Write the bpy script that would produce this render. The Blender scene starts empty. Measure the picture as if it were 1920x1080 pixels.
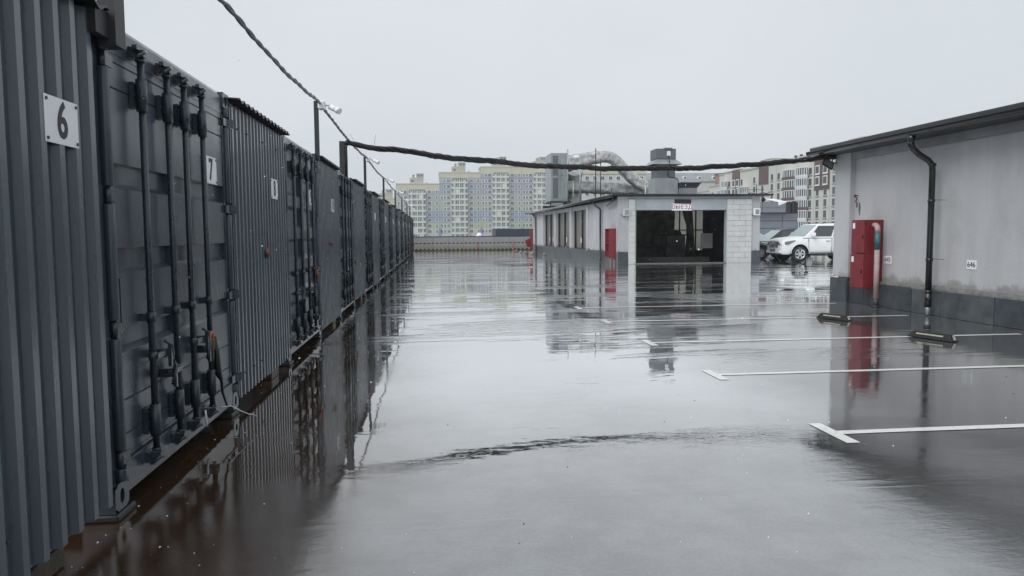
import bpy, bmesh, math, random
from math import radians, sin, cos, pi, atan2, sqrt
from mathutils import Vector, Matrix, noise
random.seed(7)
C = bpy.data.collections.new("scene"); bpy.context.scene.collection.children.link(C)
S = bpy.context.scene

# ------------------------------------------------------------------ camera
cam = bpy.data.cameras.new("camera"); co = bpy.data.objects.new("camera", cam); C.objects.link(co)
cam.sensor_width = 36.0; cam.lens = 1387.0 / 1920.0 * 36.0
cam.clip_start = 0.05; cam.clip_end = 6000
R_ = ((0.9934227662627569, -0.11429233293643246, -0.0069620473137872625),
      (0.015371313807907884, 0.0728613422469757, 0.9972236181535883),
      (-0.11346774952677327, -0.9907716611426988, 0.0741389593524672))
co.matrix_world = Matrix(R_).transposed().to_4x4()
co.location = (0, 0, 1.5)
S.camera = co

# ------------------------------------------------------------------ sky and light
W = bpy.data.worlds.new("World"); S.world = W; W.use_nodes = True
nt = W.node_tree; nt.nodes.clear()
def N(t, **k):
    n = nt.nodes.new(t)
    for a, b in k.items(): setattr(n, a, b)
    return n
out = N('ShaderNodeOutputWorld'); bg = N('ShaderNodeBackground')
sky = N('ShaderNodeTexSky', sky_type='NISHITA'); sky.sun_disc = False
SUN_EL, SUN_ROT = radians(48), radians(232)
sky.sun_elevation = SUN_EL; sky.sun_rotation = SUN_ROT
hs = N('ShaderNodeHueSaturation'); hs.inputs['Saturation'].default_value = 0.12; hs.inputs['Value'].default_value = 0.35
tc = N('ShaderNodeTexCoord'); mp = N('ShaderNodeMapping'); mp.inputs['Scale'].default_value = (1, 1, 2.2)
cl = N('ShaderNodeTexNoise'); cl.inputs['Scale'].default_value = 1.3; cl.inputs['Detail'].default_value = 4; cl.inputs['Roughness'].default_value = 0.45
cr = N('ShaderNodeValToRGB')
cr.color_ramp.elements[0].position = 0.3; cr.color_ramp.elements[0].color = (5.75, 6.35, 6.9, 1)
cr.color_ramp.elements[1].position = 0.7; cr.color_ramp.elements[1].color = (7.0, 7.4, 7.75, 1)
mx = N('ShaderNodeMix', data_type='RGBA'); mx.inputs[0].default_value = 0.93
nt.links.new(tc.outputs['Generated'], mp.inputs[0]); nt.links.new(mp.outputs[0], cl.inputs['Vector'])
nt.links.new(cl.outputs['Fac'], cr.inputs[0]); nt.links.new(sky.outputs[0], hs.inputs['Color'])
nt.links.new(hs.outputs[0], mx.inputs[6]); nt.links.new(cr.outputs[0], mx.inputs[7])
nt.links.new(mx.outputs[2], bg.inputs[0]); bg.inputs[1].default_value = 0.078
nt.links.new(bg.outputs[0], out.inputs[0])
sl = bpy.data.lights.new("sun", 'SUN'); sl.energy = 1.5; sl.angle = radians(45); sl.color = (1, 0.995, 0.985)
so = bpy.data.objects.new("sun", sl); C.objects.link(so)
so.rotation_euler = Vector((sin(SUN_ROT)*cos(SUN_EL), cos(SUN_ROT)*cos(SUN_EL), sin(SUN_EL))).to_track_quat('Z', 'Y').to_euler()
S.view_settings.view_transform = 'Standard'; S.view_settings.look = 'None'
S.view_settings.exposure = 0.55; S.view_settings.gamma = 1.0; S.view_settings.use_curve_mapping = False
S.render.engine = 'CYCLES'

# ------------------------------------------------------------------ materials
MATS = {}
def mat(name, col, rough=0.6, metal=0.0, spec=0.5, var=0.0, vscale=4.0, bump=0.0, bscale=40.0, rvar=0.0, stretch=(1,1,1), extra=None, col2=None):
    m = bpy.data.materials.new(name); m.use_nodes = True
    t = m.node_tree; p = t.nodes['Principled BSDF']
    p.inputs['Base Color'].default_value = (*col, 1); p.inputs['Roughness'].default_value = rough
    p.inputs['Metallic'].default_value = metal; p.inputs['Specular IOR Level'].default_value = spec
    if var or bump or rvar:
        g = t.nodes.new('ShaderNodeNewGeometry'); mpn = t.nodes.new('ShaderNodeMapping'); mpn.inputs['Scale'].default_value = stretch
        t.links.new(g.outputs['Position'], mpn.inputs[0])
    if var or rvar:
        n = t.nodes.new('ShaderNodeTexNoise'); n.inputs['Scale'].default_value = vscale; n.inputs['Detail'].default_value = 6
        n.inputs['Roughness'].default_value = 0.62
        t.links.new(mpn.outputs[0], n.inputs['Vector'])
    if var:
        r = t.nodes.new('ShaderNodeValToRGB'); r.color_ramp.elements[0].position = 0.32; r.color_ramp.elements[1].position = 0.68
        c2 = col2 or tuple(c * (1 - var) for c in col)
        r.color_ramp.elements[0].color = (*c2, 1); r.color_ramp.elements[1].color = (*[min(1, c * (1 + (0 if col2 else var*0.5))) for c in col], 1)
        t.links.new(n.outputs['Fac'], r.inputs[0]); t.links.new(r.outputs[0], p.inputs['Base Color'])
    if rvar:
        mr = t.nodes.new('ShaderNodeMapRange'); mr.inputs[1].default_value = .3; mr.inputs[2].default_value = .7
        mr.inputs[3].default_value = max(0.02, rough - rvar); mr.inputs[4].default_value = min(1, rough + rvar)
        t.links.new(n.outputs['Fac'], mr.inputs[0]); t.links.new(mr.outputs[0], p.inputs['Roughness'])
    if bump:
        b = t.nodes.new('ShaderNodeBump'); b.inputs['Strength'].default_value = 1.0; b.inputs['Distance'].default_value = bump
        n2 = t.nodes.new('ShaderNodeTexNoise'); n2.inputs['Scale'].default_value = bscale; n2.inputs['Detail'].default_value = 4
        t.links.new(mpn.outputs[0], n2.inputs['Vector']); t.links.new(n2.outputs['Fac'], b.inputs['Height'])
        t.links.new(b.outputs[0], p.inputs['Normal'])
    if extra: extra(t, p)
    MATS[name] = m
    return m

M_steel = mat('container_paint', (0.040, 0.057, 0.076), 0.29, var=0.35, vscale=2.2, bump=0.0012, bscale=60, rvar=0.13, stretch=(1, 1, 0.25))
M_sheet = mat('sheet_paint', (0.064, 0.087, 0.112), 0.27, var=0.22, vscale=3, bump=0.0006, bscale=50, rvar=0.12, stretch=(1, 1, 0.2))
M_rod = mat('rod_paint', (0.026, 0.038, 0.052), 0.30, var=0.3, vscale=9, bump=0.0008, bscale=80, rvar=0.1)
M_black = mat('black_metal', (0.012, 0.013, 0.014), 0.27, var=0.3, vscale=6)
M_roofe = mat('roof_edge', (0.010, 0.011, 0.013), 0.5)
M_rubber = mat('black_rubber', (0.010, 0.010, 0.011), 0.55)
M_cable = mat('cable_sheath', (0.008, 0.008, 0.009), 0.32)
M_white = mat('white_plate', (0.80, 0.82, 0.84), 0.35)
M_ink = mat('black_ink', (0.012, 0.012, 0.014), 0.5)
M_redink = mat('crimson_ink', (0.33, 0.012, 0.075), 0.45)
M_orange = mat('orange_lock', (0.55, 0.12, 0.035), 0.4, var=0.3, vscale=40)
M_rust = mat('rusty_steel', (0.09, 0.04, 0.025), 0.7, var=0.5, vscale=20)
M_wood = mat('wet_timber', (0.045, 0.028, 0.018), 0.45, var=0.5, vscale=14, bump=.003, bscale=40)
M_plaster = None
def plaster(name, base, dark, ztop_stain=True, zs=0.55):
    def ex(t, p):
        g = t.nodes.new('ShaderNodeNewGeometry'); sx = t.nodes.new('ShaderNodeSeparateXYZ'); t.links.new(g.outputs['Position'], sx.inputs[0])
        n = t.nodes.new('ShaderNodeTexNoise'); n.inputs['Scale'].default_value = 1.1; n.inputs['Detail'].default_value = 9; n.inputs['Roughness'].default_value = .65
        mpn = t.nodes.new('ShaderNodeMapping'); mpn.inputs['Scale'].default_value = (1, 1, .55); t.links.new(g.outputs['Position'], mpn.inputs[0]); t.links.new(mpn.outputs[0], n.inputs['Vector'])
        r = t.nodes.new('ShaderNodeValToRGB'); e = r.color_ramp.elements
        e[0].position = .30; e[0].color = (*[b * .80 for b in base], 1); e[1].position = .66; e[1].color = (*base, 1)
        m_ = e.new(.48); m_.color = (*[b * .93 for b in base], 1)
        t.links.new(n.outputs['Fac'], r.inputs[0])
        # drips from the eave
        n3 = t.nodes.new('ShaderNodeTexNoise'); n3.inputs['Scale'].default_value = 3.0; n3.inputs['Detail'].default_value = 5
        mp3 = t.nodes.new('ShaderNodeMapping'); mp3.inputs['Scale'].default_value = (1, 1, .06); t.links.new(g.outputs['Position'], mp3.inputs[0]); t.links.new(mp3.outputs[0], n3.inputs['Vector'])
        mr3 = t.nodes.new('ShaderNodeMapRange'); mr3.inputs[1].default_value = .45; mr3.inputs[2].default_value = .75; mr3.inputs[3].default_value = 0; mr3.inputs[4].default_value = .22
        t.links.new(n3.outputs['Fac'], mr3.inputs[0])
        d3 = t.nodes.new('ShaderNodeMix'); d3.data_type = 'RGBA'; t.links.new(mr3.outputs[0], d3.inputs[0]); t.links.new(r.outputs[0], d3.inputs[6]); d3.inputs[7].default_value = (*[b * .55 for b in base], 1)
        # rising damp above the plinth
        n2 = t.nodes.new('ShaderNodeTexNoise'); n2.inputs['Scale'].default_value = 1.7; n2.inputs['Detail'].default_value = 8; n2.inputs['Roughness'].default_value = .7
        t.links.new(g.outputs['Position'], n2.inputs['Vector'])
        a = t.nodes.new('ShaderNodeMath'); a.operation = 'MULTIPLY_ADD'; a.inputs[1].default_value = -.75; t.links.new(n2.outputs['Fac'], a.inputs[0]); t.links.new(sx.outputs[2], a.inputs[2])
        mr = t.nodes.new('ShaderNodeMapRange'); mr.inputs[1].default_value = zs - .385; mr.inputs[2].default_value = zs - .29; mr.inputs[3].default_value = .85; mr.inputs[4].default_value = 0
        t.links.new(a.outputs[0], mr.inputs[0])
        mxx = t.nodes.new('ShaderNodeMix'); mxx.data_type = 'RGBA'; t.links.new(mr.outputs[0], mxx.inputs[0]); t.links.new(d3.outputs[2], mxx.inputs[6]); mxx.inputs[7].default_value = (*dark, 1)
        t.links.new(mxx.outputs[2], p.inputs['Base Color'])
    return mat(name, base, 0.8, bump=.004, bscale=22, extra=ex, spec=.3)
M_plaster = plaster('grey_render', (0.50, 0.50, 0.515), (0.25, 0.25, 0.245))
M_plaster2 = plaster('grey_render_garage', (0.45, 0.455, 0.475), (0.15, 0.155, 0.155))
M_beam = mat('beam_render', (0.30, 0.31, 0.325), 0.8, var=.25, vscale=2, bump=.003, bscale=25)
M_plinth = mat('plinth_stone', (0.062, 0.072, 0.083), 0.42, var=.35, vscale=5, bump=.003, bscale=30, rvar=.15)
M_plinth2 = mat('plinth_stone_light', (0.082, 0.094, 0.103), 0.5, var=.4, vscale=4, bump=.003, bscale=30, rvar=.15)
M_mortar = mat('mortar', (0.17, 0.17, 0.16), 0.8, var=.4, vscale=10, bump=.012, bscale=16)
M_block = mat('aerated_block', (0.55, 0.555, 0.55), 0.85, var=.12, vscale=3, bump=.002, bscale=40)
M_joint = mat('block_joint', (0.42, 0.42, 0.41), 0.9)
M_lintel = mat('lintel_metal', (0.36, 0.40, 0.415), 0.35, var=.18, vscale=1.2, rvar=.1)
M_red = mat('red_enamel', (0.215, 0.026, 0.034), 0.42, var=.28, vscale=5, bump=.0006, bscale=60, rvar=.1)
M_red_shade = mat('red_enamel_side_shade', (0.185, 0.018, 0.026), 0.42, var=.2, vscale=5)  # same red made darker: shade of the cabinet side put into colour
M_pink = mat('pink_primer_pipe', (0.42, 0.30, 0.30), 0.5, var=.25, vscale=9)
M_teal = mat('teal_pipe_wrap', (0.055, 0.14, 0.17), 0.45, var=.5, vscale=16)
M_galv = mat('galvanised_steel', (0.36, 0.385, 0.40), 0.38, metal=.55, var=.22, vscale=1.5, rvar=.12)
M_galvd = mat('louvre_grey', (0.15, 0.165, 0.175), 0.5, metal=.4)
M_foil = mat('foil_insulation', (0.58, 0.58, 0.57), 0.38, metal=.6, var=.45, vscale=3.0, bump=.09, bscale=3.5, rvar=.1)
M_panel = mat('parapet_panel', (0.27, 0.275, 0.295), 0.45, var=.08, vscale=.6)
M_panel2 = mat('parapet_panel_low', (0.30, 0.295, 0.285), 0.5, var=.1, vscale=.6)
M_cass = mat('cassette_grey', (0.20, 0.215, 0.245), 0.4, var=.06, vscale=.4)
M_trim = mat('dark_trim', (0.03, 0.032, 0.036), 0.5)
M_navy = mat('dark_slate_sheet', (0.055, 0.066, 0.088), 0.5)
M_yellow = mat('faded_yellow', (0.33, 0.28, 0.12), 0.5, var=.3, vscale=6)
M_paintred = mat('faded_red', (0.38, 0.03, 0.035), 0.5)
def ex_line(t, p):
    g = t.nodes.new('ShaderNodeNewGeometry'); n = t.nodes.new('ShaderNodeTexNoise'); n.inputs['Scale'].default_value = 26; n.inputs['Detail'].default_value = 8; n.inputs['Roughness'].default_value = .75
    t.links.new(g.outputs['Position'], n.inputs['Vector']); r = t.nodes.new('ShaderNodeValToRGB'); e = r.color_ramp.elements
    e[0].position = .33; e[0].color = (.16, .16, .16, 1); e[1].position = .42; e[1].color = (.70, .70, .68, 1); q = e.new(.7); q.color = (.80, .80, .78, 1)
    t.links.new(n.outputs['Fac'], r.inputs[0]); t.links.new(r.outputs[0], p.inputs['Base Color'])
M_line = mat('road_paint', (0.80, 0.80, 0.78), 0.42, bump=.001, bscale=120, extra=ex_line)
M_line.node_tree.nodes['Principled BSDF'].inputs['Coat Weight'].default_value = .5; M_line.node_tree.nodes['Principled BSDF'].inputs['Coat Roughness'].default_value = .06
M_reflect = mat('reflective_strip', (0.42, 0.42, 0.33), 0.35, var=.3, vscale=20)
M_frame = mat('dark_frame', (0.022, 0.022, 0.022), 0.5)
M_conc = mat('inner_concrete', (0.22, 0.21, 0.19), 0.85, var=.75, vscale=1.3, bump=.02, bscale=6)
M_conc2 = mat('inner_concrete_light', (0.27, 0.26, 0.24), 0.85, var=.6, vscale=1.6, bump=.02, bscale=6)
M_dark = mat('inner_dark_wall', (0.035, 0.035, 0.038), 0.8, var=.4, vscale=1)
M_board = mat('grey_board', (0.17, 0.17, 0.18), 0.7)
M_snow = mat('snow', (0.9, 0.92, 0.95), 0.6)
def ex_trans(t, p):
    tr = t.nodes.new('ShaderNodeBsdfTranslucent'); tr.inputs[0].default_value = (.70, .69, .63, 1)
    ms = t.nodes.new('ShaderNodeMixShader'); ms.inputs[0].default_value = .35
    t.links.new(p.outputs[0], ms.inputs[1]); t.links.new(tr.outputs[0], ms.inputs[2])
    t.links.new(ms.outputs[0], t.nodes['Material Output'].inputs['Surface'])
M_poly = mat('polycarbonate', (0.31, 0.305, 0.285), 0.3, var=.2, vscale=2, stretch=(1, 1, .2), extra=ex_trans)
def ex_trans2(t, p):
    ex_trans(t, p); [n for n in t.nodes if n.type == 'MIX_SHADER'][0].inputs[0].default_value = .9
M_poly2 = mat('backlit_polycarbonate', (0.5, 0.5, 0.46), 0.3, extra=ex_trans2)
M_glassd = mat('window_glass', (0.07, 0.09, 0.10), 0.12, var=.5, vscale=.35)
M_wf = mat('window_frame_white', (0.80, 0.82, 0.82), 0.5)
M_carglass = mat('car_glass', (0.05, 0.062, 0.062), 0.05, spec=.9)
M_windsh = mat('windscreen_glass', (0.30, 0.36, 0.36), 0.06, spec=.9)
M_carwhite = mat('white_car_paint', (0.80, 0.81, 0.82), 0.22, spec=.6)
M_cardark = mat('dark_grey_car_paint', (0.035, 0.038, 0.045), 0.15, spec=.7)
M_cargreen = mat('dark_green_car_paint', (0.012, 0.030, 0.028), 0.15, spec=.7)
M_chrome = mat('chrome', (0.75, 0.76, 0.78), 0.12, metal=1)
M_alloy = mat('alloy_wheel', (0.62, 0.63, 0.65), 0.25, metal=.7)
M_tyre = mat('tyre_rubber', (0.012, 0.012, 0.012), 0.6)
M_lamp = mat('lamp_lens', (0.14, 0.15, 0.16), 0.08, spec=.9)
M_plast = mat('black_plastic', (0.018, 0.018, 0.019), 0.5)

for _m in (M_steel, M_sheet, M_rod, M_black, M_roofe, M_plinth, M_plinth2):
    _p = _m.node_tree.nodes['Principled BSDF']; _p.inputs['Coat Weight'].default_value = .35; _p.inputs['Coat Roughness'].default_value = .16; _p.inputs['Coat IOR'].default_value = 1.4
# wet asphalt: asphalt under a water film of uneven depth
def wet_asphalt():
    m = bpy.data.materials.new('wet_asphalt'); m.use_nodes = True; t = m.node_tree; p = t.nodes['Principled BSDF']; L = t.links.new
    def n_(ty, **k):
        x = t.nodes.new(ty)
        for a, b in k.items(): setattr(x, a, b)
        return x
    g = n_('ShaderNodeNewGeometry'); sx = n_('ShaderNodeSeparateXYZ'); L(g.outputs['Position'], sx.inputs[0])
    def noi(scale, det=4, ro=.5, st=(1, 1, 1), dist=0):
        mp_ = n_('ShaderNodeMapping'); mp_.inputs['Scale'].default_value = st; L(g.outputs['Position'], mp_.inputs[0])
        x = n_('ShaderNodeTexNoise'); x.inputs['Scale'].default_value = scale; x.inputs['Detail'].default_value = det; x.inputs['Roughness'].default_value = ro; x.inputs['Distortion'].default_value = dist
        L(mp_.outputs[0], x.inputs['Vector']); return x.outputs['Fac']
    def mr(a, i0, i1, o0, o1, smooth=False):
        x = n_('ShaderNodeMapRange'); x.inputs[1].default_value = i0; x.inputs[2].default_value = i1; x.inputs[3].default_value = o0; x.inputs[4].default_value = o1
        if smooth: x.interpolation_type = 'SMOOTHSTEP'
        L(a, x.inputs[0]); return x.outputs[0]
    def mt(op, a, b, c=None):
        x = n_('ShaderNodeMath', operation=op)
        for i, v in enumerate((a, b, c)):
            if v is None: continue
            if isinstance(v, (int, float)): x.inputs[i].default_value = v
            else: L(v, x.inputs[i])
        return x.outputs[0]
    big = noi(.28, 5, .55, dist=.6); mid = noi(1.1, 5, .6, (1, 1.6, 1), .5); fine = noi(55, 3, .6)
    # film depth: 1 = standing water, 0 = bare wet stones
    film = mr(mt('ADD', mt('MULTIPLY', big, .65), mt('MULTIPLY', mid, .35)), .31, .42, 0, 1, True)
    thin = mt('MULTIPLY', mr(mt('ADD', sx.outputs[0], mt('MULTIPLY', noi(.7, 4, .6), 1.5)), 3.0, 4.9, 0, 1, True), mr(sx.outputs[1], 12, 18, 1, 0, True))
    patch = mr(noi(.9, 5, .65, (1, 1.7, 1), .6), .40, .58, .30, 1, True)
    bare = mt('MULTIPLY', mt('MULTIPLY', thin, patch), mr(mt('ADD', sx.outputs[1], mt('MULTIPLY', noi(.8, 4, .6), 1.6)), 5.4, 7.6, 1, .22, True))
    nearm = mr(mt('ADD', sx.outputs[1], mt('MULTIPLY', noi(1.2, 5, .6), 1.8)), 4.3, 5.9, 1, 0, True)
    far_sheen = mr(mt('ADD', sx.outputs[1], mt('MULTIPLY', noi(.5, 4, .6), 3.0)), 5.5, 10.0, 0, 1, True)  # mask for sky sheen put into the colour, growing with distance
    rough = mt('ADD', mt('ADD', mr(film, 0, 1, .11, .004), mr(fine, .3, .7, 0, .006)), mt('ADD', mt('MULTIPLY', bare, .085), mt('MULTIPLY', nearm, .020)))
    L(mt('MULTIPLY_ADD', mt('MAXIMUM', bare, mt('MULTIPLY', thin, .45)), -.95, 1.0), p.inputs['Coat Weight'])
    L(rough, p.inputs['Roughness'])
    p.inputs['IOR'].default_value = 1.5; p.inputs['Metallic'].default_value = 0.86; p.inputs['Coat Weight'].default_value = 1.0; p.inputs['Coat IOR'].default_value = 1.85; L(rough, p.inputs['Coat Roughness'])
    # colour: dark stone, painted sky sheen farther off, brown silt by the containers
    dist_row = mt('SUBTRACT', sx.outputs[0], mt('MULTIPLY_ADD', sx.outputs[1], .0115, -1.7))
    silt = mr(mt('ADD', dist_row, mt('MULTIPLY', noi(.8, 5, .6), -1.4)), -.2, 1.4, 1, 0, True)
    # thin film over the bays on the right lets the dark stone through
    c1 = n_('ShaderNodeMix', data_type='RGBA'); L(mt('ADD', mt('MULTIPLY', mr(fine, .35, .65, 0, 1), .6), mr(noi(1.9, 6, .68), .38, .62, -.3, .7)), c1.inputs[0]); c1.inputs[6].default_value = (.255, .248, .246, 1); c1.inputs[7].default_value = (.345, .338, .336, 1)
    c4 = n_('ShaderNodeMix', data_type='RGBA'); L(far_sheen, c4.inputs[0]); L(c1.outputs[2], c4.inputs[6]); c4.inputs[7].default_value = (.74, .75, .76, 1); c1 = c4  # far deck: brightness of the reflected sky painted into the base colour
    c3 = n_('ShaderNodeMix', data_type='RGBA'); L(mt('MAXIMUM', mt('MULTIPLY', thin, .85), mr(film, 0, 1, .45, 0)), c3.inputs[0]); L(c1.outputs[2], c3.inputs[6]); c3.inputs[7].default_value = (.05, .048, .047, 1)
    c2 = n_('ShaderNodeMix', data_type='RGBA'); L(silt, c2.inputs[0]); L(c3.outputs[2], c2.inputs[6]); c2.inputs[7].default_value = (.068, .036, .018, 1)
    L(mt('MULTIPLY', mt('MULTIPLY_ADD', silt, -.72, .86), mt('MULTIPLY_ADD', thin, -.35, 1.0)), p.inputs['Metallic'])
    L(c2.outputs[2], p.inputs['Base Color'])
    # surface: broad undulation, ripples, stones poking out where the film is thin
    h1 = mt('MULTIPLY', noi(.9, 3, .5, (1, 1.5, 1)), .0030)
    calm = mr(noi(.16, 4, .6, (1, 1.6, 1), .8), .42, .62, .15, 1, True)
    farther = mr(sx.outputs[1], 8, 34, 1, 1.6, True)
    h2 = mt('MULTIPLY', mt('MULTIPLY', mt('MULTIPLY', noi(3.4, 4, .55, (1, 2, 1)), calm), farther), .0007)
    stones = mt('MULTIPLY', mt('MULTIPLY', noi(120, 3, .6), mt('MAXIMUM', mr(film, 0, 1, 1, 0.0), mt('MAXIMUM', mt('MULTIPLY', bare, .8), mt('MULTIPLY', nearm, .42)))), .0009)
    rip_m = mr(noi(.22, 3, .5), .5, .64, 0, 1, True)
    h3 = mt('MULTIPLY', mt('MULTIPLY', noi(16, 3, .6, (1, 1.8, 1), 1.), rip_m), .0006)
    h0 = mt('MULTIPLY', mt('MULTIPLY', noi(.34, 3, .5, (.55, 1.5, 1), .5), mr(sx.outputs[1], 7, 22, 0, 1, True)), .012)
    # wind-roughened streaks: narrow bands of steeper ripples
    band = noi(.55, 5, .62, (.28, 1.25, 1), .7)
    bm_ = mt('MULTIPLY', mr(band, .535, .60, 0, 1, True), mr(sx.outputs[1], 5, 13, .10, 1, True))
    band2 = noi(1.3, 4, .6, (.22, 1.2, 1), .5)
    bm2 = mt('MULTIPLY', mr(band2, .56, .62, 0, 1, True), mr(sx.outputs[1], 9, 20, .0, 1, True))
    h4 = mt('MULTIPLY', mt('MULTIPLY', noi(7.5, 3, .6, (.7, 1.6, 1), .5), mt('MAXIMUM', bm_, bm2)), .0085)
    h0 = mt('ADD', mt('ADD', h0, h4), mt('MULTIPLY', mt('MULTIPLY', noi(9, 4, .6, (1, 1.5, 1), .6), nearm), .0009))
    h = mt('ADD', mt('ADD', mt('ADD', h0, h1), h2), mt('ADD', stones, h3))
    b = n_('ShaderNodeBump'); b.inputs['Strength'].default_value = 1.0; b.inputs['Distance'].default_value = 1.0
    L(h, b.inputs['Height']); L(b.outputs[0], p.inputs['Normal']); L(b.outputs[0], p.inputs['Coat Normal'])
    return m
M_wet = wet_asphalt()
M_ground = mat('far_ground', (0.07, 0.07, 0.065), 0.9, var=.4, vscale=.02)

# ------------------------------------------------------------------ mesh helpers
class MB:
    def __init__(s): s.v = []; s.f = []; s.m = []; s.sm = []
    def add(s, vs, fs, mi=0, smooth=False):
        o = len(s.v); s.v += [tuple(v) for v in vs]
        for f in fs: s.f.append([i + o for i in f]); s.m.append(mi); s.sm.append(smooth)
        return s
    def box(s, x0, x1, y0, y1, z0, z1, mi=0):
        v = [(x0, y0, z0), (x1, y0, z0), (x1, y1, z0), (x0, y1, z0), (x0, y0, z1), (x1, y0, z1), (x1, y1, z1), (x0, y1, z1)]
        return s.add(v, [(0, 3, 2, 1), (4, 5, 6, 7), (0, 1, 5, 4), (1, 2, 6, 5), (2, 3, 7, 6), (3, 0, 4, 7)], mi)
    def cbox(s, x0, x1, y0, y1, z0, z1, c=.01, mi=0):
        # box with chamfered vertical-facing edges (all 12 edges cut through corner cuts kept simple)
        v = []
        for (x, sx) in ((x0, 1), (x1, -1)):
            for (y, sy) in ((y0, 1), (y1, -1)):
                for (z, sz) in ((z0, 1), (z1, -1)):
                    v += [(x, y + sy*c, z + sz*c), (x + sx*c, y, z + sz*c), (x + sx*c, y + sy*c, z)]
        bm = bmesh.new(); bv = [bm.verts.new(a) for a in v]; bmesh.ops.convex_hull(bm, input=bv)
        bm.verts.index_update(); vv = [tuple(a.co) for a in bm.verts]; ff = [[a.index for a in f.verts] for f in bm.faces]; bm.free()
        return s.add(vv, ff, mi)
    def prism(s, poly, axis, a0, a1, mi=0):
        # poly in the two other axes (order x,y,z without axis), extruded a0..a1
        def P(p, a):
            q = list(p); q.insert(axis, a); return q
        n = len(poly); v = [P(p, a0) for p in poly] + [P(p, a1) for p in poly]
        f = [list(range(n))[::-1], list(range(n, 2*n))] + [(i, (i+1) % n, n+(i+1) % n, n+i) for i in range(n)]
        return s.add(v, f, mi)
    def tube(s, pts, r, n=10, mi=0, smooth=True, cap=True, twist=0, rfun=None, sx=1.0):
        pts = [Vector(p) for p in pts]; K = len(pts); base = len(s.v); T = None; ref = None
        for i, p in enumerate(pts):
            d = (pts[min(i+1, K-1)] - pts[max(i-1, 0)]).normalized()
            if ref is None:
                ref = d.orthogonal().normalized()
                if abs(d.z) < .9: ref = d.cross(Vector((0, 0, 1))).normalized()
            ref = (ref - d * ref.dot(d)).normalized(); bi = d.cross(ref)
            rr = r[i] if isinstance(r, (list, tuple)) else r
            for k in range(n):
                a = 2*pi*k/n; q = rr * (rfun(i, a) if rfun else 1)
                s.v.append(tuple(p + ref * cos(a) * q * sx + bi * sin(a) * q))
        for i in range(K-1):
            for k in range(n):
                s.f.append([base+i*n+k, base+i*n+(k+1) % n, base+(i+1)*n+(k+1) % n, base+(i+1)*n+k]); s.m.append(mi); s.sm.append(smooth)
        if cap:
            s.f.append([base+k for k in range(n)][::-1]); s.m.append(mi); s.sm.append(False)
            s.f.append([base+(K-1)*n+k for k in range(n)]); s.m.append(mi); s.sm.append(False)
        return s
    def cyl(s, p, q, r, n=12, mi=0): return s.tube([p, q], r, n, mi)
    def mesh(s, name, mats):
        me = bpy.data.meshes.new(name); me.from_pydata(s.v, [], s.f)
        for m in (mats if isinstance(mats, (list, tuple)) else [mats]): me.materials.append(m)
        me.polygons.foreach_set('material_index', s.m); me.polygons.foreach_set('use_smooth', s.sm)
        bm = bmesh.new(); bm.from_mesh(me); bmesh.ops.recalc_face_normals(bm, faces=bm.faces); bm.to_mesh(me); bm.free()
        me.update(); return me
    def build(s, name, mats, parent=None, kind=None, bevel=0):
        o = bpy.data.objects.new(name, s.mesh(name, mats)); C.objects.link(o)
        if parent: o.parent = parent
        if kind: o['kind'] = kind
        if bevel:
            b = o.modifiers.new('bevel', 'BEVEL'); b.width = bevel; b.segments = 2; b.limit_method = 'ANGLE'; b.angle_limit = radians(40)
        return o
def thing(name, label, cat, loc=(0, 0, 0), rz=0, group=None):
    o = bpy.data.objects.new(name, None); C.objects.link(o); o.location = loc; o.rotation_euler = (0, 0, rz)
    o.empty_display_size = .2; o['label'] = label; o['category'] = cat
    if group: o['group'] = group
    return o
def tag(o, label, cat, group=None):
    o['label'] = label; o['category'] = cat
    if group: o['group'] = group
    return o
def inst(me, name, parent, loc=(0, 0, 0), rz=0):
    o = bpy.data.objects.new(name, me); C.objects.link(o); o.parent = parent; o.location = loc; o.rotation_euler = (0, 0, rz); return o
KIDS = {}
def copy_tree(root, kids):
    r = root.copy(); C.objects.link(r)
    for ch, sub in kids:
        c = ch.copy(); C.objects.link(c); c.parent = r
        for g in sub:
            d = g.copy(); C.objects.link(d); d.parent = c
    return r
def kids_of(root): return [(c, list(c.children)) for c in root.children]
def text(body, size, parent, loc, rot, m, name='lettering', sx=1.0, bold=0.0, ext=.0015, sp=1.0):
    cu = bpy.data.curves.new(name, 'FONT'); cu.body = body; cu.size = size; cu.align_x = 'CENTER'; cu.align_y = 'CENTER'
    cu.offset = bold; cu.extrude = ext; cu.resolution_u = 4; cu.space_character = sp
    tmp = bpy.data.objects.new('tmp', cu); C.objects.link(tmp)
    dg = bpy.context.evaluated_depsgraph_get(); me = bpy.data.meshes.new_from_object(tmp.evaluated_get(dg))
    bpy.data.objects.remove(tmp); me.materials.clear(); me.materials.append(m)
    o = bpy.data.objects.new(name, me); C.objects.link(o); o.parent = parent; o.location = loc; o.rotation_euler = rot; o.scale = (sx, 1, 1)
    return o

# ------------------------------------------------------------------ ground
gp = MB(); gp.add([(-1500, -1500, -10), (1500, -1500, -10), (1500, 2500, -10), (-1500, 2500, -10)], [(0, 1, 2, 3)])
gp.build('ground', M_ground, kind='structure')
dk = MB(); dk.box(-40, 60, -25, 66.2, -1.2, 0); dk.build('parking_deck', M_wet, kind='structure')

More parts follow.
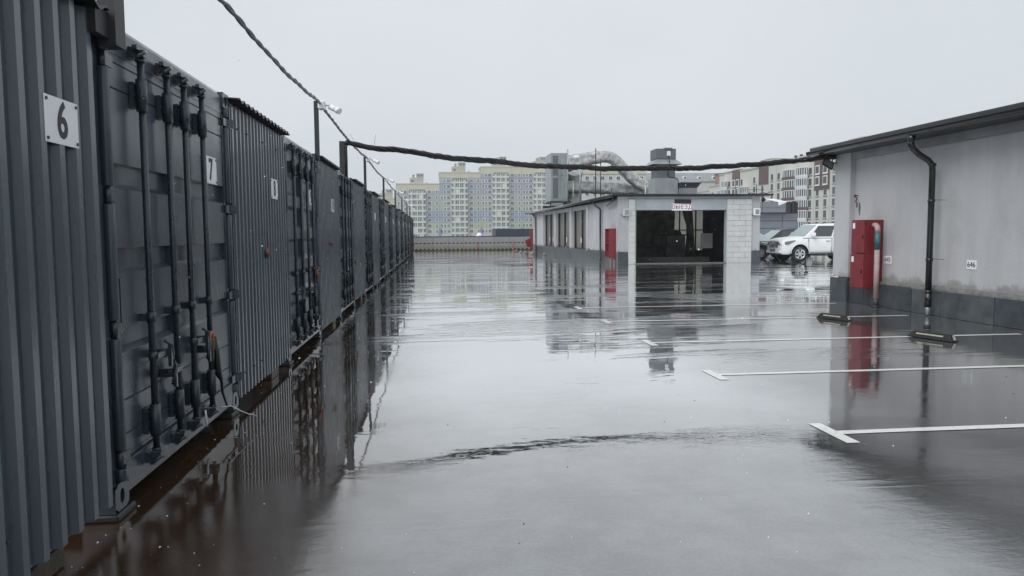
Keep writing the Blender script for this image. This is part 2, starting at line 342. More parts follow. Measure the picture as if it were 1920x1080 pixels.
# painted bay lines: five T heads at x = 2.93, runs to the right
LY = [(5.10, 7.2), (7.38, 8.4), (9.68, 8.45), (12.12, 8.4), (14.42, 8.4)]
for i, (y, x1) in enumerate(LY):
    b = MB(); hw = .046
    z = .004
    b.add([(2.93, y-.27, z), (3.03, y-.27, z), (3.03, y+.27, z), (2.93, y+.27, z)], [(0, 1, 2, 3)])
    x0 = 3.03; tilt = -.006
    n = 14; vs = []; fs = []
    for k in range(n+1):
        x = x0 + (x1-x0)*k/n; j = random.uniform(-.004, .004)
        vs += [(x, y-hw+tilt*(x-x0)+j, z), (x, y+hw+tilt*(x-x0)+random.uniform(-.004, .004), z)]
    fs = [(2*k, 2*k+2, 2*k+3, 2*k+1) for k in range(n)]
    b.add(vs, fs); o = b.build('bay_line', M_line); o['kind'] = 'structure'

# ------------------------------------------------------------------ container row
ROW_A = atan2(1, .0115)
def row(s, d=0, z=0):   # s along the row, d outward
    u = Vector((.0115, 1, 0)).normalized(); n = Vector((u.y, -u.x, 0))
    return Vector((-1.70, 0, 0)) + u * s + n * d + Vector((0, 0, z))
ZB, ZT = .07, 2.64
ordn = ['nearest', 'second', 'third', 'fourth', 'fifth', 'sixth', 'seventh', 'eighth', 'ninth', 'tenth', 'eleventh', 'twelfth']

def door_flat(s0, s1):
    # (z, d) profile with recessed bands that have a sloped sill
    pr = [(.31, .0), (.415, .0), (.42, -.008), (.425, 0.0), (.60, 0), (.606, -.008), (.612, 0.0), (.865, 0), (.895, -.035), (.99, -.035), (.995, 0), (1.30, 0), (1.325, -.035), (1.43, -.035), (1.435, 0), (1.755, 0), (1.785, -.035), (1.885, -.035), (1.89, 0), (2.28, 0), (2.286, -.008), (2.292, 0), (2.42, 0), (2.425, -.008), (2.43, 0), (2.47, 0)]
    b = MB(); v = []; f = []
    e = .05
    for z, d in pr: v += [(s0+e, -d, z), (s1-e, -d, z)]
    for i in range(len(pr)-1): f.append((2*i, 2*i+1, 2*i+3, 2*i+2))
    b.add(v, f)
    b.box(s0, s0+e, -.004, .05, .31, 2.47); b.box(s1-e, s1, -.004, .05, .31, 2.47)
    b.box(s0+e, s1-e, -.004, .02, .29, .31); b.box(s0+e, s1-e, -.004, .02, 2.47, 2.49)
    return b
def door_corr(s0, s1):
    b = MB(); e = .06; v = []; f = []
    zs = [.31, .42]; ds = [0, 0]
    z = .42
    for k in range(5):
        zs += [z+.05, z+.22, z+.26, z+.385]; ds += [-.045, -.045, .0, .0]; z += .385
    zs.append(2.47); ds.append(0)
    for z, d in zip(zs, ds): v += [(s0+e, -d, z), (s1-e, -d, z)]
    for i in range(len(zs)-1): f.append((2*i, 2*i+1, 2*i+3, 2*i+2))
    b.add(v, f)
    b.box(s0, s0+e, -.006, .05, .31, 2.47); b.box(s1-e, s1, -.006, .05, .31, 2.47)
    b.box(s0+e, s1-e, -.006, .02, .29, .31); b.box(s0+e, s1-e, -.006, .02, 2.47, 2.49)
    return b
def make_container(style):
    t = thing('shipping_container', '', 'container')
    wd = 2.43
    # shell: sides with shallow corrugation, roof, back wall
    b = MB(); n = 40; L_ = 6.0
    for s0 in (.03, wd-.03):
        v = []; f = []
        for k in range(n+1):
            y = .12 + (L_-.2)*k/n; dd = (.018 if (k//1) % 2 else -.0)
            x = s0 + (dd if s0 < 1 else -dd)
            v += [(x, y, .2), (x, y, ZT-.06)]
        for k in range(n): f.append((2*k, 2*k+2, 2*k+3, 2*k+1))
        b.add(v, f)
    b.box(.02, wd-.02, .10, L_, ZT-.055, ZT-.03); b.box(.02, wd-.02, L_-.04, L_, .15, ZT-.03); b.box(.02, wd-.02, .1, L_, .16, .2)
    b.build('shell', M_steel, t)
    # header and sill
    h = MB(); h.prism([(-.0, 2.49), (.11, 2.49), (.11, ZT), (.02, ZT), (-.002, ZT-.03)], 0, .12, wd-.12); h.build('header', M_steel, t)
    h = MB(); h.box(.15, wd-.15, -.012, .12, .105, .285); h.box(.15, wd-.15, -.02, -.012, .272, .285); h.build('sill', M_steel, t, bevel=.004)
    for s0, s1 in ((0, .125), (wd-.125, wd)):
        p = MB(); p.box(s0, s1, 0.012, .15, ZB+.118, ZT-.118)
        q = s1-.028 if s0 == 0 else s0+.028
        zz = [(.19, .255), (.355, .955), (1.055, 1.665), (1.76, 2.37), (2.455, 2.53)]
        for a, c in zz: p.tube([(q, -.006, a), (q, -.006, c)], .030, 10)
        p.build('corner_post', M_steel, t, bevel=.004)
        for a in (.305, 1.005, 1.71, 2.41):
            g = MB(); g.tube([(q, -.004, a-.045), (q, -.004, a+.045)], .017, 8)
            k = 1 if s0 == 0 else -1
            g.box(min(q, q+k*.09), max(q, q+k*.09), -.022, -.008, a-.03, a+.03)
            if s0 != 0: g.prism([(q+.03, -.02), (q+.09, -.05), (q+.09, .0), (q+.03, .0)], 2, a-.035, a+.035)
            g.build('hinge', M_rod, t)
        for z0, z1 in ((ZB-.03, ZB+.118), (ZT-.118, ZT+.006)):
            a, c = (s0-.004, s0+.166) if s0 == 0 else (s1-.166, s1+.004)
            cst = MB(); cx = (a+c)/2; cz = (z0+z1)/2; m_ = 12
            # front plate with an oval hole
            ov = [(cx+.028*cos(2*pi*k/m_), cz+.042*sin(2*pi*k/m_)) for k in range(m_)]
            rc = []
            for k in range(m_):
                aa = 2*pi*k/m_; ux, uz = cos(aa), sin(aa); sc = min((c-a)/2/abs(ux) if abs(ux) > 1e-6 else 9, (z1-z0)/2/abs(uz) if abs(uz) > 1e-6 else 9)
                rc.append((cx+ux*sc, cz+uz*sc))
            v = [(x, -.014, z) for x, z in ov] + [(x, -.014, z) for x, z in rc] + [(x, .03, z) for x, z in ov]
            f = [(k, (k+1) % m_, m_+(k+1) % m_, m_+k) for k in range(m_)] + [(k, (k+1) % m_, 2*m_+(k+1) % m_, 2*m_+k) for k in range(m_)]
            cst.add(v, f)
            cst.add([(x, .03, z) for x, z in ov], [list(range(m_))], 1)
            cst.add([(a, -.014, z0), (c, -.014, z0), (c, .16, z0), (a, .16, z0), (a, -.014, z1), (c, -.014, z1), (c, .16, z1), (a, .16, z1)], [(0, 3, 2, 1), (4, 5, 6, 7), (1, 2, 6, 5), (2, 3, 7, 6), (3, 0, 4, 7)])
            cst.build('corner_casting', [M_steel, M_roofe], t)
    if style == 1: doors = [((.135, 1.045), (.475, .885)), ((1.055, 2.295), (1.20, 1.575))]
    else: doors = [((.135, 1.21), (.40, .86)), ((1.22, 2.295), (1.30, 1.72))]
    for di, ((a, c), rods) in enumerate(doors):
        b = door_flat(a, c) if style == 1 else door_corr(a, c)
        if style == 1 and di == 0:
            b.box(.19, .33, -.008, 0, .99+.01, 1.27)     # riveted data plate
        if di == 1: b.box(a-.03, a+.012, -.014, -.004, .34, 2.45)
        dr = b.build('container_door', M_steel, t)
        for ri, x in enumerate(rods):
            r = MB(); y = -.055
            r.tube([(x, y, .26), (x, y, 2.52)], .019, 10)
            for z0, z1 in ((.33, .52), (2.20, 2.38)):      # bearing sleeves with flanges
                r.tube([(x, y, z0), (x, y, z1)], .030, 10); r.box(x-.045, x+.045, -.028, -.004, z0+.02, z1-.02)
                for q in (.03, .09, .15): r.cyl((x-.038, -.034, z0+q), (x-.038, -.026, z0+q), .008, 6)
            for z in (1.03,):
                r.tube([(x, y, z-.028), (x, y, z+.028)], .027, 10); r.box(x-.04, x+.04, -.04, -.004, z-.022, z+.022)
            for z, sg in ((.215, -1), (2.52, 1)):       # cam and keeper
                r.box(x-.022, x+.022, y-.028, y+.02, z-.02, z+.02); r.box(x-.055, x+.03, y-.005, y+.022, z+sg*.03-.012, z+sg*.03+.012)
                r.tube([(x-.05, y+.005, z-.03), (x-.03, y-.03, z), (x+.035, y-.022, z+.02*sg)], .011, 6)
                r.tube([(x, y, z-sg*.03), (x, y, z-sg*.045)], .028, 8)
                r.box(x-.06, x+.05, -.03, -.011, z-.03, z+.03)
            r.build('locking_rod', M_rod, dr)
            hd = MB(); sg = 1 if ri == 0 else -1
            zz = (.80 if ri == 0 else .66) if di == 0 else (.78 if ri == 0 else .70)
            ln = .23
            hd.box(min(x, x+sg*ln), max(x, x+sg*ln), y-.030, y-.020, zz-.016, zz+.016)
            hd.tube([(x, y, zz-.025), (x, y, zz+.025)], .024, 8)
            hd.box(x+sg*.15-.02, x+sg*.15+.02, y-.03, -.004, zz-.03, zz+.02); hd.box(x+sg*.17-.012, x+sg*.17+.012, y-.05, y-.03, zz-.09, zz+.05)
            hd.tube([(x+sg*.14, y-.02, zz+.07), (x+sg*.17, y-.05, zz+.04), (x+sg*.2, y-.045, zz-.02), (x+sg*.19, y-.03, zz-.07)], .010, 6)
            hd.build('handle', M_rod, dr)
    for x in (-.02, wd-.26):
        bl = MB(); bl.cbox(x, x+.24, -.03, .25, 0.001, ZB-.032, .008); bl.build('support_pad', M_plast, t)
    return t
PITCH = 4.6
labs_c = ['dark grey container with flat panelled doors beside the plate 6 sheeting',
 'dark container with corrugated doors between the plate 8 and plate 10 sheets',
 'container with corrugated doors just before the thick cable post']
near = make_container(1); near.location = row(4.0); near.rotation_euler = (0, 0, ROW_A); near['label'] = labs_c[0]; near['group'] = 'dark shipping containers in the row'
proto = make_container(2); proto.location = row(8.6); proto.rotation_euler = (0, 0, ROW_A); proto['label'] = labs_c[1]; proto['group'] = 'dark shipping containers in the row'
pk = kids_of(proto)
for k in range(2, 12):
    c = copy_tree(proto, pk); c.location = row(4.0 + PITCH*k + (0.05 if k > 2 else 0))
    c['label'] = '%s dark container with ribbed doors along the left row%s' % (ordn[k], ', the last before the far parapet' if k == 11 else ', counted from the camera')

# corrugated sheet bays between the containers
def sheet_mesh(w, z0, z1, pitch, dep, crest=.32, slant=.14, y0=0., nz=1):
    b = MB(); xs = []; x = 0; 
    while x < w - 1e-4:
        for q, d in ((0, 0), (.5-crest/2-slant+.0, 0), (.5-crest/2, dep), (.5+crest/2, dep), (.5+crest/2+slant, 0)):
            xx = x + q*pitch
            if xx < w: xs.append((xx, d))
        x += pitch
    xs.append((w, 0))
    v = []; f = []
    for x, d in xs: v += [(x, -d, z0), (x, -d, z1)]
    for i in range(len(xs)-1): f.append((2*i, 2*i+2, 2*i+3, 2*i+1))
    b.add(v, f); return b
labs_s = {0: 'dark blue grey corrugated sheeting with number plate 6 nearest the camera', 1: 'ribbed grey sheeting with plate 8 right of the nearest flat door container', 2: 'narrow ribbed sheeting with plate 10 after the corrugated door container'}
def bay(k):
    s0 = 6.43 + PITCH*(k-1) + (.05 if k > 3 else 0); w = 2.17
    if k == 0: s0 = 1.75; w = 2.235
    t = thing('corrugated_bay_front', labs_s.get(k, '%s ribbed sheet bay front along the left row, counted from the camera' % ordn[k]), 'sheet wall', row(s0), ROW_A, 'corrugated bay fronts between the containers')
    zb = .10 + random.uniform(-.015, .03) if k else .125
    half = w/2
    for q in range(2):
        me = sheet_mesh(half, zb, 2.585 if k else 2.60, .155 if k == 0 else .125, .034 if k == 0 else .024, .30, .10).mesh('corrugated_sheet', M_sheet)
        inst(me, 'corrugated_sheet', t, (q*half, -.004-.003*q, 0))
    e = MB(); e.box(0, .045, -.02, .05, zb+.03, 2.6); e.build('edge_flashing', M_sheet, t)
    e = MB(); e.box(w-.04, w, -.004, .05, zb+.02, 2.6); e.build('edge_flashing', M_sheet, t)
    # corrugated roof sheet overhanging
    r = MB(); n = int(w/.02); v = []; f = []
    for i in range(n+1):
        x = w*i/n; z = 2.635 + .014*sin(2*pi*x/.155)
        v += [(x, -.10, z - .012), (x, -.10, z-.024), (x, 1.5, z + .08), (x, 1.5, z+.068)]
    for i in range(n):
        a = 4*i; f += [(a, a+4, a+6, a+2), (a+1, a+5, a+7, a+3), (a, a+1, a+5, a+4)]
    r.add(v, f); r.build('roof_sheet', M_roofe, t)
    r = MB(); r.box(0, w, .0, .04, 2.56, 2.62); r.build('top_rail', M_roofe, t)
    sc = MB()
    for i in range(9 if k == 0 else 6):
        x = (.31 + .155*i) if k == 0 else (.2 + .31*i)
        for z in ((.32, 1.45, 2.47) if k == 0 else (.3, 2.4)):
            if random.random() < .62: sc.tube([(x, -.040, z), (x, -.030, z)], .009, 6)
    sc.build('screw', M_roofe, t, kind='stuff')
    # dark back-wall so that the gap is closed
    bk = MB(); bk.box(0.01, w-.01, .06, .09, .16, 2.56); bk.build('backing', M_roofe, t)
    bl = MB(); bl.cbox(w*.62, w*.62+.35, .0, .3, .001, .10, .008); bl.build('timber_block', M_wood, t)
    return t
for k in range(0, 12): bay(k)

def plate(s, z, num, lab, d, w=.30, h=.205, txt=True):
    t = thing('number_plate', lab, 'number plate', row(s, 0, z), ROW_A, 'number plates on the container row')
    b = MB(); b.cbox(-w/2, w/2, -d-.004, -d, -h/2, h/2, .0015); b.build('plate', M_white, t)
    b = MB()
    for sx in (-1, 1):
        for sz in (-1, 1): b.tube([(sx*(w/2-.018), -d-.009, sz*(h/2-.018)), (sx*(w/2-.018), -d-.003, sz*(h/2-.018))], .0075, 8)
    b.build('screw_heads', M_roofe, t)
    if txt: text(num, .225, t, (0, -d-.0055, -.002), (pi/2, 0, 0), M_ink, bold=.004, sx=.85)
plate(3.57, 2.01, '6', 'white number plate 6 screwed to the nearest ribbed sheeting', .040)
plate(5.875, 1.99, '7', 'white number plate 7 on the flat container door', .012)
plate(8.03, 1.975, '8', 'white number plate 8 on the ribbed sheeting beside the corrugated container', .030)
plate(10.42, 2.0, '9', 'white number plate 9 half hidden behind locking rods', .012)
plate(12.46, 1.97, '10', 'white number plate 10 on the ribbed sheeting near the cable post', .030)
for i, s in enumerate((21.05, 25.6, 30.2, 34.8, 39.4, 44.0, 48.6)):
    plate(s, 1.985, '', '%s of the small white plates further along the row, after plate 10' % ordn[i], .030, txt=False)

# padlocks
def padlock(s, d, z, lab, big=1.0):
    t = thing('padlock', lab, 'padlock', row(s, d, z), ROW_A, 'padlocks on the container row')
    b = MB(); b.cbox(-.024*big, .024*big, -.018, .014, -.04*big, .015*big, .006); b.build('lock_body', M_rust, t)
    b = MB(); pts = [(cos(a)*.024*big, -.002, .015*big + sin(a)*.034*big) for a in [pi*i/8 for i in range(9)]]
    b.tube([(pts[0][0], -.002, 0)] + pts + [(pts[-1][0], -.002, 0)], .0065*big, 6); b.build('shackle', M_orange, t)
padlock(5.46, .095, .735, 'orange shackled padlock on the flat container door', 1.5)
padlock(7.55, .045, 1.31, 'orange padlock hanging on the plate 8 sheeting', 1.0)
padlock(10.25, .10, .95, 'orange padlock on the corrugated container door past plate 8', 1.4)
padlock(15.1, .10, .95, 'small reddish padlock on the third container door', 1.3)
padlock(12.1, .045, 1.35, 'dark bright edged padlock on the plate 10 sheeting', .9)
# hasp wire on the sheet 8
b = MB(); b.tube([row(7.5, .035, 1.52), row(7.53, .06, 1.5), row(7.56, .05, 1.42), row(7.55, .045, 1.34)], .004, 6)
tag(b.build('hasp_wire', M_rod), 'thin dark wire hasp above the orange padlock on sheeting 8', 'wire')
# loose white wire under the container door
b = MB(); pts = [row(5.60, .09, .30), row(5.58, .10, .10), row(5.60, .10, .09)]
b.tube([row(5.48, .03, .24), row(5.49, .035, .12)], .008, 6); tag(b.build('white_clip', M_white), 'short white cable clip stuck on the sill of the flat container door', 'clip'); b = MB()
b.tube([row(5.66, .09, .22), row(5.75, .14, .205), row(5.80, .2, .15), row(5.86, .24, .11), row(5.90, .26, .10), row(5.96, .27, .07)], .0035, 6)
tag(b.build('loose_wire', M_white), 'loose white wire dangling from the flat container door to the puddle', 'wire')
b = MB(); b.tube([row(5.60, .08, .76), row(5.62, .085, .62), row(5.60, .09, .5), row(5.66, .10, .42), row(5.67, .10, .33), row(5.75, .11, .2)], [.012, .02, .03, .012, .01, .008], 7)
tag(b.build('black_strap', M_cable), 'black strap hanging from the right rod of the flat container door', 'strap')

# posts with security cameras on the container tops
POSTS = [(4.07, 3.42), (11.0, 3.40), (18.35, 3.36), (24.85, 3.35), (31.95, 3.34), (38.4, 3.32), (45.1, 3.28), (50.2, 3.24)]
pnames = ['nearest container corner', 'corner by plate 9', 'third container roof', 'fourth container roof', 'far part of the row', 'far part after two others', 'far part, second last', 'far end of the row']
for i, (s, zt) in enumerate(POSTS):
    t = thing('camera_post', '%s dark post with white security camera, on the %s' % (ordn[i], pnames[i]), 'post', row(s, .03, 0), ROW_A, 'camera posts along the container tops')
    p = MB()
    if i == 0: p.box(-.06, .06, -.085, .0, 2.46, zt); p.box(-.2, -.06, -.05, -.0, 2.49, 2.62)
    else: p.box(-.032, .032, -.03, .03, 2.56, zt)
    p.build('post', M_trim, t)
    c = MB(); c.cbox(-.07, .07, -.13, -.03, zt-.12, zt+.0, .015); c.tube([(0, -.12, zt-.06), (0, -.19, zt-.05), (.02, -.23, zt-.09)], .015, 8)
    c.build('camera_bracket', M_white, t)
    c = MB(); c.tube([(.03, -.19, zt-.07), (-.03, -.30, zt-.13)], .040, 12); c.tube([(-.02, -.285, zt-.12), (-.05, -.335, zt-.15)], .046, 12)
    c.build('camera_housing', M_white, t)
t = thing('cable_post', 'thick dark post where the heavy cable bundle crosses over', 'post', row(14.6, -.05, 0), ROW_A)
p = MB(); p.box(-.05, .05, -.05, .05, 2.55, 3.27); p.build('post', M_trim, t)
p = MB(); p.tube([(-.02, -.07, 2.45), (-.03, -.075, 2.9), (-.02, -.07, 3.15), (.0, -.09, 3.24)], .028, 8); p.build('cable_loop', M_cable, t)

def twisted(paths, n, rad, r, turns, seg, jit=.0):
    # strands wound round a sagging line
    b = MB(); L = len(paths)
    for st in range(n):
        pts = []
        for i in range(seg+1):
            u = i/seg*(L-1); k = min(int(u), L-2); p = paths[k].lerp(paths[k+1], u-k)
            a = 2*pi*(turns*i/seg + st/n) + .8*noise.noise(Vector((i*.11, st*3.1, 1)))
            rr = rad*(1 + .5*noise.noise(Vector((i*.09, st*5., 7))))
            pts.append(p + Vector((cos(a)*rr*.4, cos(a)*rr, sin(a)*rr)) + Vector((0, 0, jit*noise.noise(Vector((i*.07, 2, 3))))))
        b.tube(pts, r, 6)
    return b
def sag(a, b, s, n=14):
    return [a.lerp(b, i/n) - Vector((0, 0, 4*s*(i/n)*(1-i/n))) for i in range(n+1)]
full = []
for i in range(len(POSTS)-1):
    a = row(POSTS[i][0], .09, POSTS[i][1]-.03); c = row(POSTS[i+1][0], .09, POSTS[i+1][1]-.03)
    q = sag(a, c, .075 if i else .10); full += q if i == 0 else q[1:]
b = twisted(full, 2, .013, .0155, 70, 700, .03)
tag(b.build('twisted_cable', M_cable), 'thin twisted black cable strung along the camera posts', 'cable')
a = row(14.6, .02, 3.25); c = Vector((8.72, 15.10, 3.09))
pth = []
for i in range(31):
    u = i/30; p = a.lerp(c, u); p.z -= 4*.37*u*(1-u) + .02*sin(u*40)*(1-u); pth.append(p)
b = twisted(pth, 5, .032, .026, 13, 420, .02)
tag(b.build('cable_bundle', M_cable), 'thick black cable bundle hanging across from post to right building', 'cable')
b = MB(); b.tube([row(14.7, .18, 3.24), row(14.7, .10, 3.42)], .003, 5); b.tube([row(14.7, .55, 3.22), row(14.7, .58, 3.42)], .003, 5)
tag(b.build('tie_wires', M_trim), 'two thin tie wire ends sticking up from the cable bundle', 'wire')

# ------------------------------------------------------------------ right building
t = thing('plastered_building', 'long grey plastered building with black gutter at the right edge', 'building', (8.78, 15.2, 0))
def bb(name, m, x0, x1, y0, y1, z0, z1, par=t, bevel=0, ox=8.78, oy=15.2):
    b = MB(); b.box(x0-ox, x1-ox, y0-oy, y1-oy, z0, z1); return b.build(name, m, par, bevel=bevel)
YS = -9.0
bb('wall', M_plaster, 8.90, 9.2, YS, 15.1, 0, 3.12)
bb('pilaster', M_plaster, 8.78, 8.9, 14.62, 15.2, .52, 3.12)
bb('beam', M_beam, 8.80, 8.9, YS, 14.62, 2.975, 3.12)
bb('end_wall', M_plaster, 8.9, 20.0, 15.1, 15.2, 0, 3.12); bb('rear_wall', M_plaster, 19.8, 20, YS, 15.1, 0, 3.12); bb('south_wall', M_plaster, 9.2, 19.8, YS, YS+.2, 0, 3.12)
b = MB(); b.prism([(8.34-8.78, 3.235), (20.4-8.78, 3.9), (20.4-8.78, 3.96), (8.34-8.78, 3.285)], 1, YS-.3-15.2, .28); b.build('roof', M_black, t)
b = MB(); b.box(8.42-8.78, .12, YS-15.2, .2, 3.121, 3.16); b.box(8.40-8.78, 8.43-8.78, YS-15.2, .24, 3.12, 3.24); b.build('soffit', M_trim, t)
# gutter as a half round channel in lengths with brackets
b = MB(); gx = 8.335-8.78; n = 9
for seg in range(12):
    y1 = .30 - seg*2.0; y0 = y1 - 2.0; y0 = max(y0, YS-15.2)
    v = []; f = []
    for yy in (y0, y1):
        for k in range(n+1):
            a = pi + pi*k/n; v.append((gx+.068*cos(a), yy, 3.20+.085*sin(a)))
    f = [(k, k+1, n+2+k, n+1+k) for k in range(n)]
    b.add(v, f, 0, True)
    b.box(gx-.074, gx-.066, y0, y1, 3.195, 3.215)
    v = []
    for yy in (y1-.03, y1+.0):
        for k in range(n+1):
            a = pi + pi*k/n; v.append((gx+.075*cos(a), yy, 3.20+.092*sin(a)))
    b.add(v, f, 0, True)
v = [(gx+.068*cos(pi+pi*k/n), .30, 3.20+.085*sin(pi+pi*k/n)) for k in range(n+1)]; b.add(v, [list(range(n+1))])
b.build('gutter', M_black, t)
dp = MB()
dy = 12.05-15.2
dp.tube([(gx, dy-.0, 3.13), (gx, dy, 3.02)], [.07, .055], 14)
dp.tube([(gx, dy, 3.10), (gx, dy, 2.98), (gx+.03, dy-.01, 2.90), (gx+.14, dy-.03, 2.80), (gx+.30, dy-.05, 2.70), (gx+.36, dy-.06, 2.62), (gx+.37, dy-.06, 2.5), (gx+.37, dy-.06, .40)], .052, 14)
for z in (2.62, 2.0, .98, .42): dp.tube([(gx+.37, dy-.06, z-.02), (gx+.37, dy-.06, z+.03)], .060, 14)
dp.tube([(gx+.37, dy-.06, .42), (gx+.37, dy-.06, .16)], .056, 14)
for z in (2.02, 1.0): dp.tube([(gx+.40, dy-.11, z), (gx+.49, dy-.26, z-.01)], .004, 5)
dp.build('downpipe', M_black, t)
dp = MB(); dp.tube([(gx+.37, dy-.06, .20), (gx+.37, dy-.06, .01)], .040, 12); dp.build('drain_pipe', M_galv, t)
# plinth of stone slabs
tiles = [(14.62, 15.20, 8.72), ]
b = MB(); b.cbox(8.735-8.78, .0, 14.60-15.2, .03, .0, .50, .006); b.build('stone_slab', M_plinth, t)
ys = [14.58, 14.12, 13.72, 12.62, 11.86, 11.42, 10.62]
y = 10.62
while y > YS+1: y -= .85; ys.append(y)
for i in range(len(ys)-1):
    b = MB(); top = .45 + random.uniform(-.012, .012)
    b.cbox(.045+random.uniform(-.006, .004), .12, ys[i+1]-15.2+.006, ys[i]-15.2-.006, .0, top, .006)
    b.build('stone_slab', M_plinth2 if (i in (3, 5, 4)) or (i > 6 and i % 3 == 0) else M_plinth, t)
# ragged mortar bead over the slabs
b = MB(); n = 160; v = []; f = []
for i in range(n+1):
    y = YS-15.2 + (14.6-YS)*i/n; z = .485 + .035*noise.noise(Vector((y*1.7, 0, 3))) + .02*noise.noise(Vector((y*7, 4, 3))); dd = .045 + .012*noise.noise(Vector((y*3, 9, 1)))
    v += [(.05, y, .43), (dd, y, z-.02), (.09, y, z+.02), (.125, y, z+.035)]
for i in range(n):
    for k in range(3): f.append((4*i+k, 4*i+4+k, 4*i+5+k, 4*i+1+k))
b.add(v, f, 0, True); b.build('mortar_bead', M_mortar, t)

# floodlight at the corner
t2 = thing('floodlight', 'small grey floodlight under the eave at the building corner', 'floodlight', (8.74, 15.2, 2.97))
b = MB(); b.tube([(.0, .06, .12), (.0, .06, -.02), (-.05, .05, -.04)], .014, 6); b.box(-.02, .04, -.05, .03, -.03, .0); b.build('bracket', M_black, t2)
b = MB(); b.box(-.13, .13, -.018, .018, -.09, .09); o = b.build('lamp_body', M_trim, t2, bevel=.005); o.rotation_euler = (radians(-20), radians(28), 0); o.location = (-.13, 0, -.03)
b = MB(); b.box(-.105, .105, -.022, -.0185, -.065, .065); b.build('lens', M_panel, o)

# two stacked red hydrant cabinets with standpipe
cabs = []
for (z0, z1, lab, dx) in ((1.05, 1.71, 'upper red fire hose cabinet mounted on the grey wall by plate 645', 0), (.36, 1.045, 'lower red fire hose cabinet under its twin beside the pink pipe', -.012)):
    tt = thing('hydrant_cabinet', lab, 'fire cabinet', (8.52+dx, 13.62, z0), 0, 'red cabinets stacked on the right wall')
    h = z1-z0
    b = MB(); b.box(.012, .378-dx, .0, .46, 0, h); b.box(.0, .012, -.006, .466, h-.012, h+.0); b.build('cabinet_body', M_red_shade, tt, bevel=.004)
    b = MB(); b.box(-.012, .0105, .008, .452, .012, h-.016); d = b.build('cabinet_door', M_red, tt, bevel=.004)
    b = MB(); b.box(-.020, -.0125, .045, .075, h*.44, h*.44+.07); b.build('handle_slot', M_black, d)
    b = MB(); b.box(-.0145, -.0125, .33, .41, h-.17, h-.06); b.build('sticker', M_white, d)
t3 = thing('stand_pipe', 'pink and teal standpipe bending out beside the red cabinets', 'pipe', (8.70, 13.50, 0))
b = MB(); b.tube([(0, .16, 1.60), (0, .06, 1.60), (.0, .015, 1.575), (.0, 0, 1.52), (.0, 0, 1.46)], .052, 14); b.tube([(0, 0, 1.14), (0, 0, .16)], .049, 14); b.build('pipe', M_pink, t3)
b = MB(); b.tube([(0, 0, 1.47), (0, 0, 1.13)], .053, 14); b.build('wrapped_section', M_teal, t3)
b = MB(); b.tube([(0, 0, .17), (0, 0, .0)], .055, 14); b.tube([(0, 0, .04), (0, 0, .0)], .085, 14); b.build('pipe_foot', M_trim, t3)
# number plates on the wall
def wplate(y, z, num, lab):
    tt = thing('bay_number_plate', lab, 'number plate', (8.90, y, z), 0, 'bay number plates on the plastered wall')
    b = MB(); b.cbox(-.008, -.0, -.11, .11, -.075, .075, .002); b.build('plate', M_white, tt)
    text(num, .125, tt, (-.0095, 0, 0), (pi/2, 0, -pi/2), M_ink, bold=0, sx=1.0)
wplate(13.45, .93, '645', 'small white plate 645 beside the pink standpipe')
wplate(11.22, .925, '646', 'small white plate 646 right of the downpipe')
# broken plaster with a hanging hook
t4 = thing('wall_hook', 'bent metal hook stuck in broken plaster above the red cabinets', 'hook', (8.90, 14.50, 2.05))
b = MB(); b.tube([(-.0, .02, .17), (-.09, .0, .18), (-.10, -.01, .14)], .012, 6); b.tube([(-.07, -.0, .17), (-.05, -.02, .10), (-.08, -.03, .05), (-.05, -.04, .0), (-.07, -.05, -.07)], .013, 6); b.build('hook', M_rust, t4)
b = MB(); v = []; 
for k in range(12):
    a = 2*pi*k/12; r = 1+.35*noise.noise(Vector((k*2.3, 1, 1))); v.append((-.004, -.05+.035*cos(a)*r, -.10+.13*sin(a)*r))
v2 = [(.003, y, z) for _, y, z in v]
b.add(v+v2, [list(range(12))]+[(k, (k+1) % 12, 12+(k+1) % 12, 12+k) for k in range(12)]); b.build('plaster_patch', M_mortar, t4)

# wheel stops with reflective strips
def wstop(x0, y0, lab, ln=.55, ang=-95):
    tt = thing('wheel_stop', lab, 'wheel stop', (x0, y0, 0.005), radians(ang), 'rubber wheel stops on the bay lines')
    b = MB(); b.add([(0, -.075, 0), (ln, -.075, 0), (ln, .075, 0), (0, .075, 0), (.07, -.04, .088), (ln-.07, -.04, .088), (ln-.07, .04, .088), (.07, .04, .088)], [(0, 3, 2, 1), (4, 5, 6, 7), (0, 1, 5, 4), (1, 2, 6, 5), (2, 3, 7, 6), (3, 0, 4, 7)])
    b.build('stop_body', M_rubber, tt, bevel=.008)
    for sg in (-1, 1):
        b = MB(); yy = sg*.062
        b.add([(.14, sg*.064, .050), (ln-.14, sg*.064, .050), (ln-.14, sg*.058, .068), (.14, sg*.058, .068)], [(0, 1, 2, 3)]); b.build('reflector', M_reflect, tt)
    b = MB(); b.add([(ln-.012, -.03, .02), (ln-.012, .03, .02), (ln-.04, .025, .08), (ln-.04, -.025, .08)], [(0, 1, 2, 3)]); b.build('reflector', M_reflect, tt)
wstop(6.72, 12.05, 'black wheel stop at the line near the red cabinets', .62, -68)
wstop(6.80, 9.72, 'black wheel stop nearest the camera, with yellowish reflector', .68, -72)

# ------------------------------------------------------------------ garage with ramp exit
GX0, GX1, GY0, GY1 = 8.90, 15.83, 33.9, 56.8
g = thing('ramp_building', 'low grey ramp building with dark exit opening in the middle distance', 'building', (0, 0, 0))
def gb(name, m, x0, x1, y0, y1, z0, z1, bevel=0, par=g):
    b = MB(); b.box(x0, x1, y0, y1, z0, z1); return b.build(name, m, par, bevel=bevel)
SH = -.025      # side wall drifts left with depth
def sx_(y): return GX0 + SH*(y-GY0)
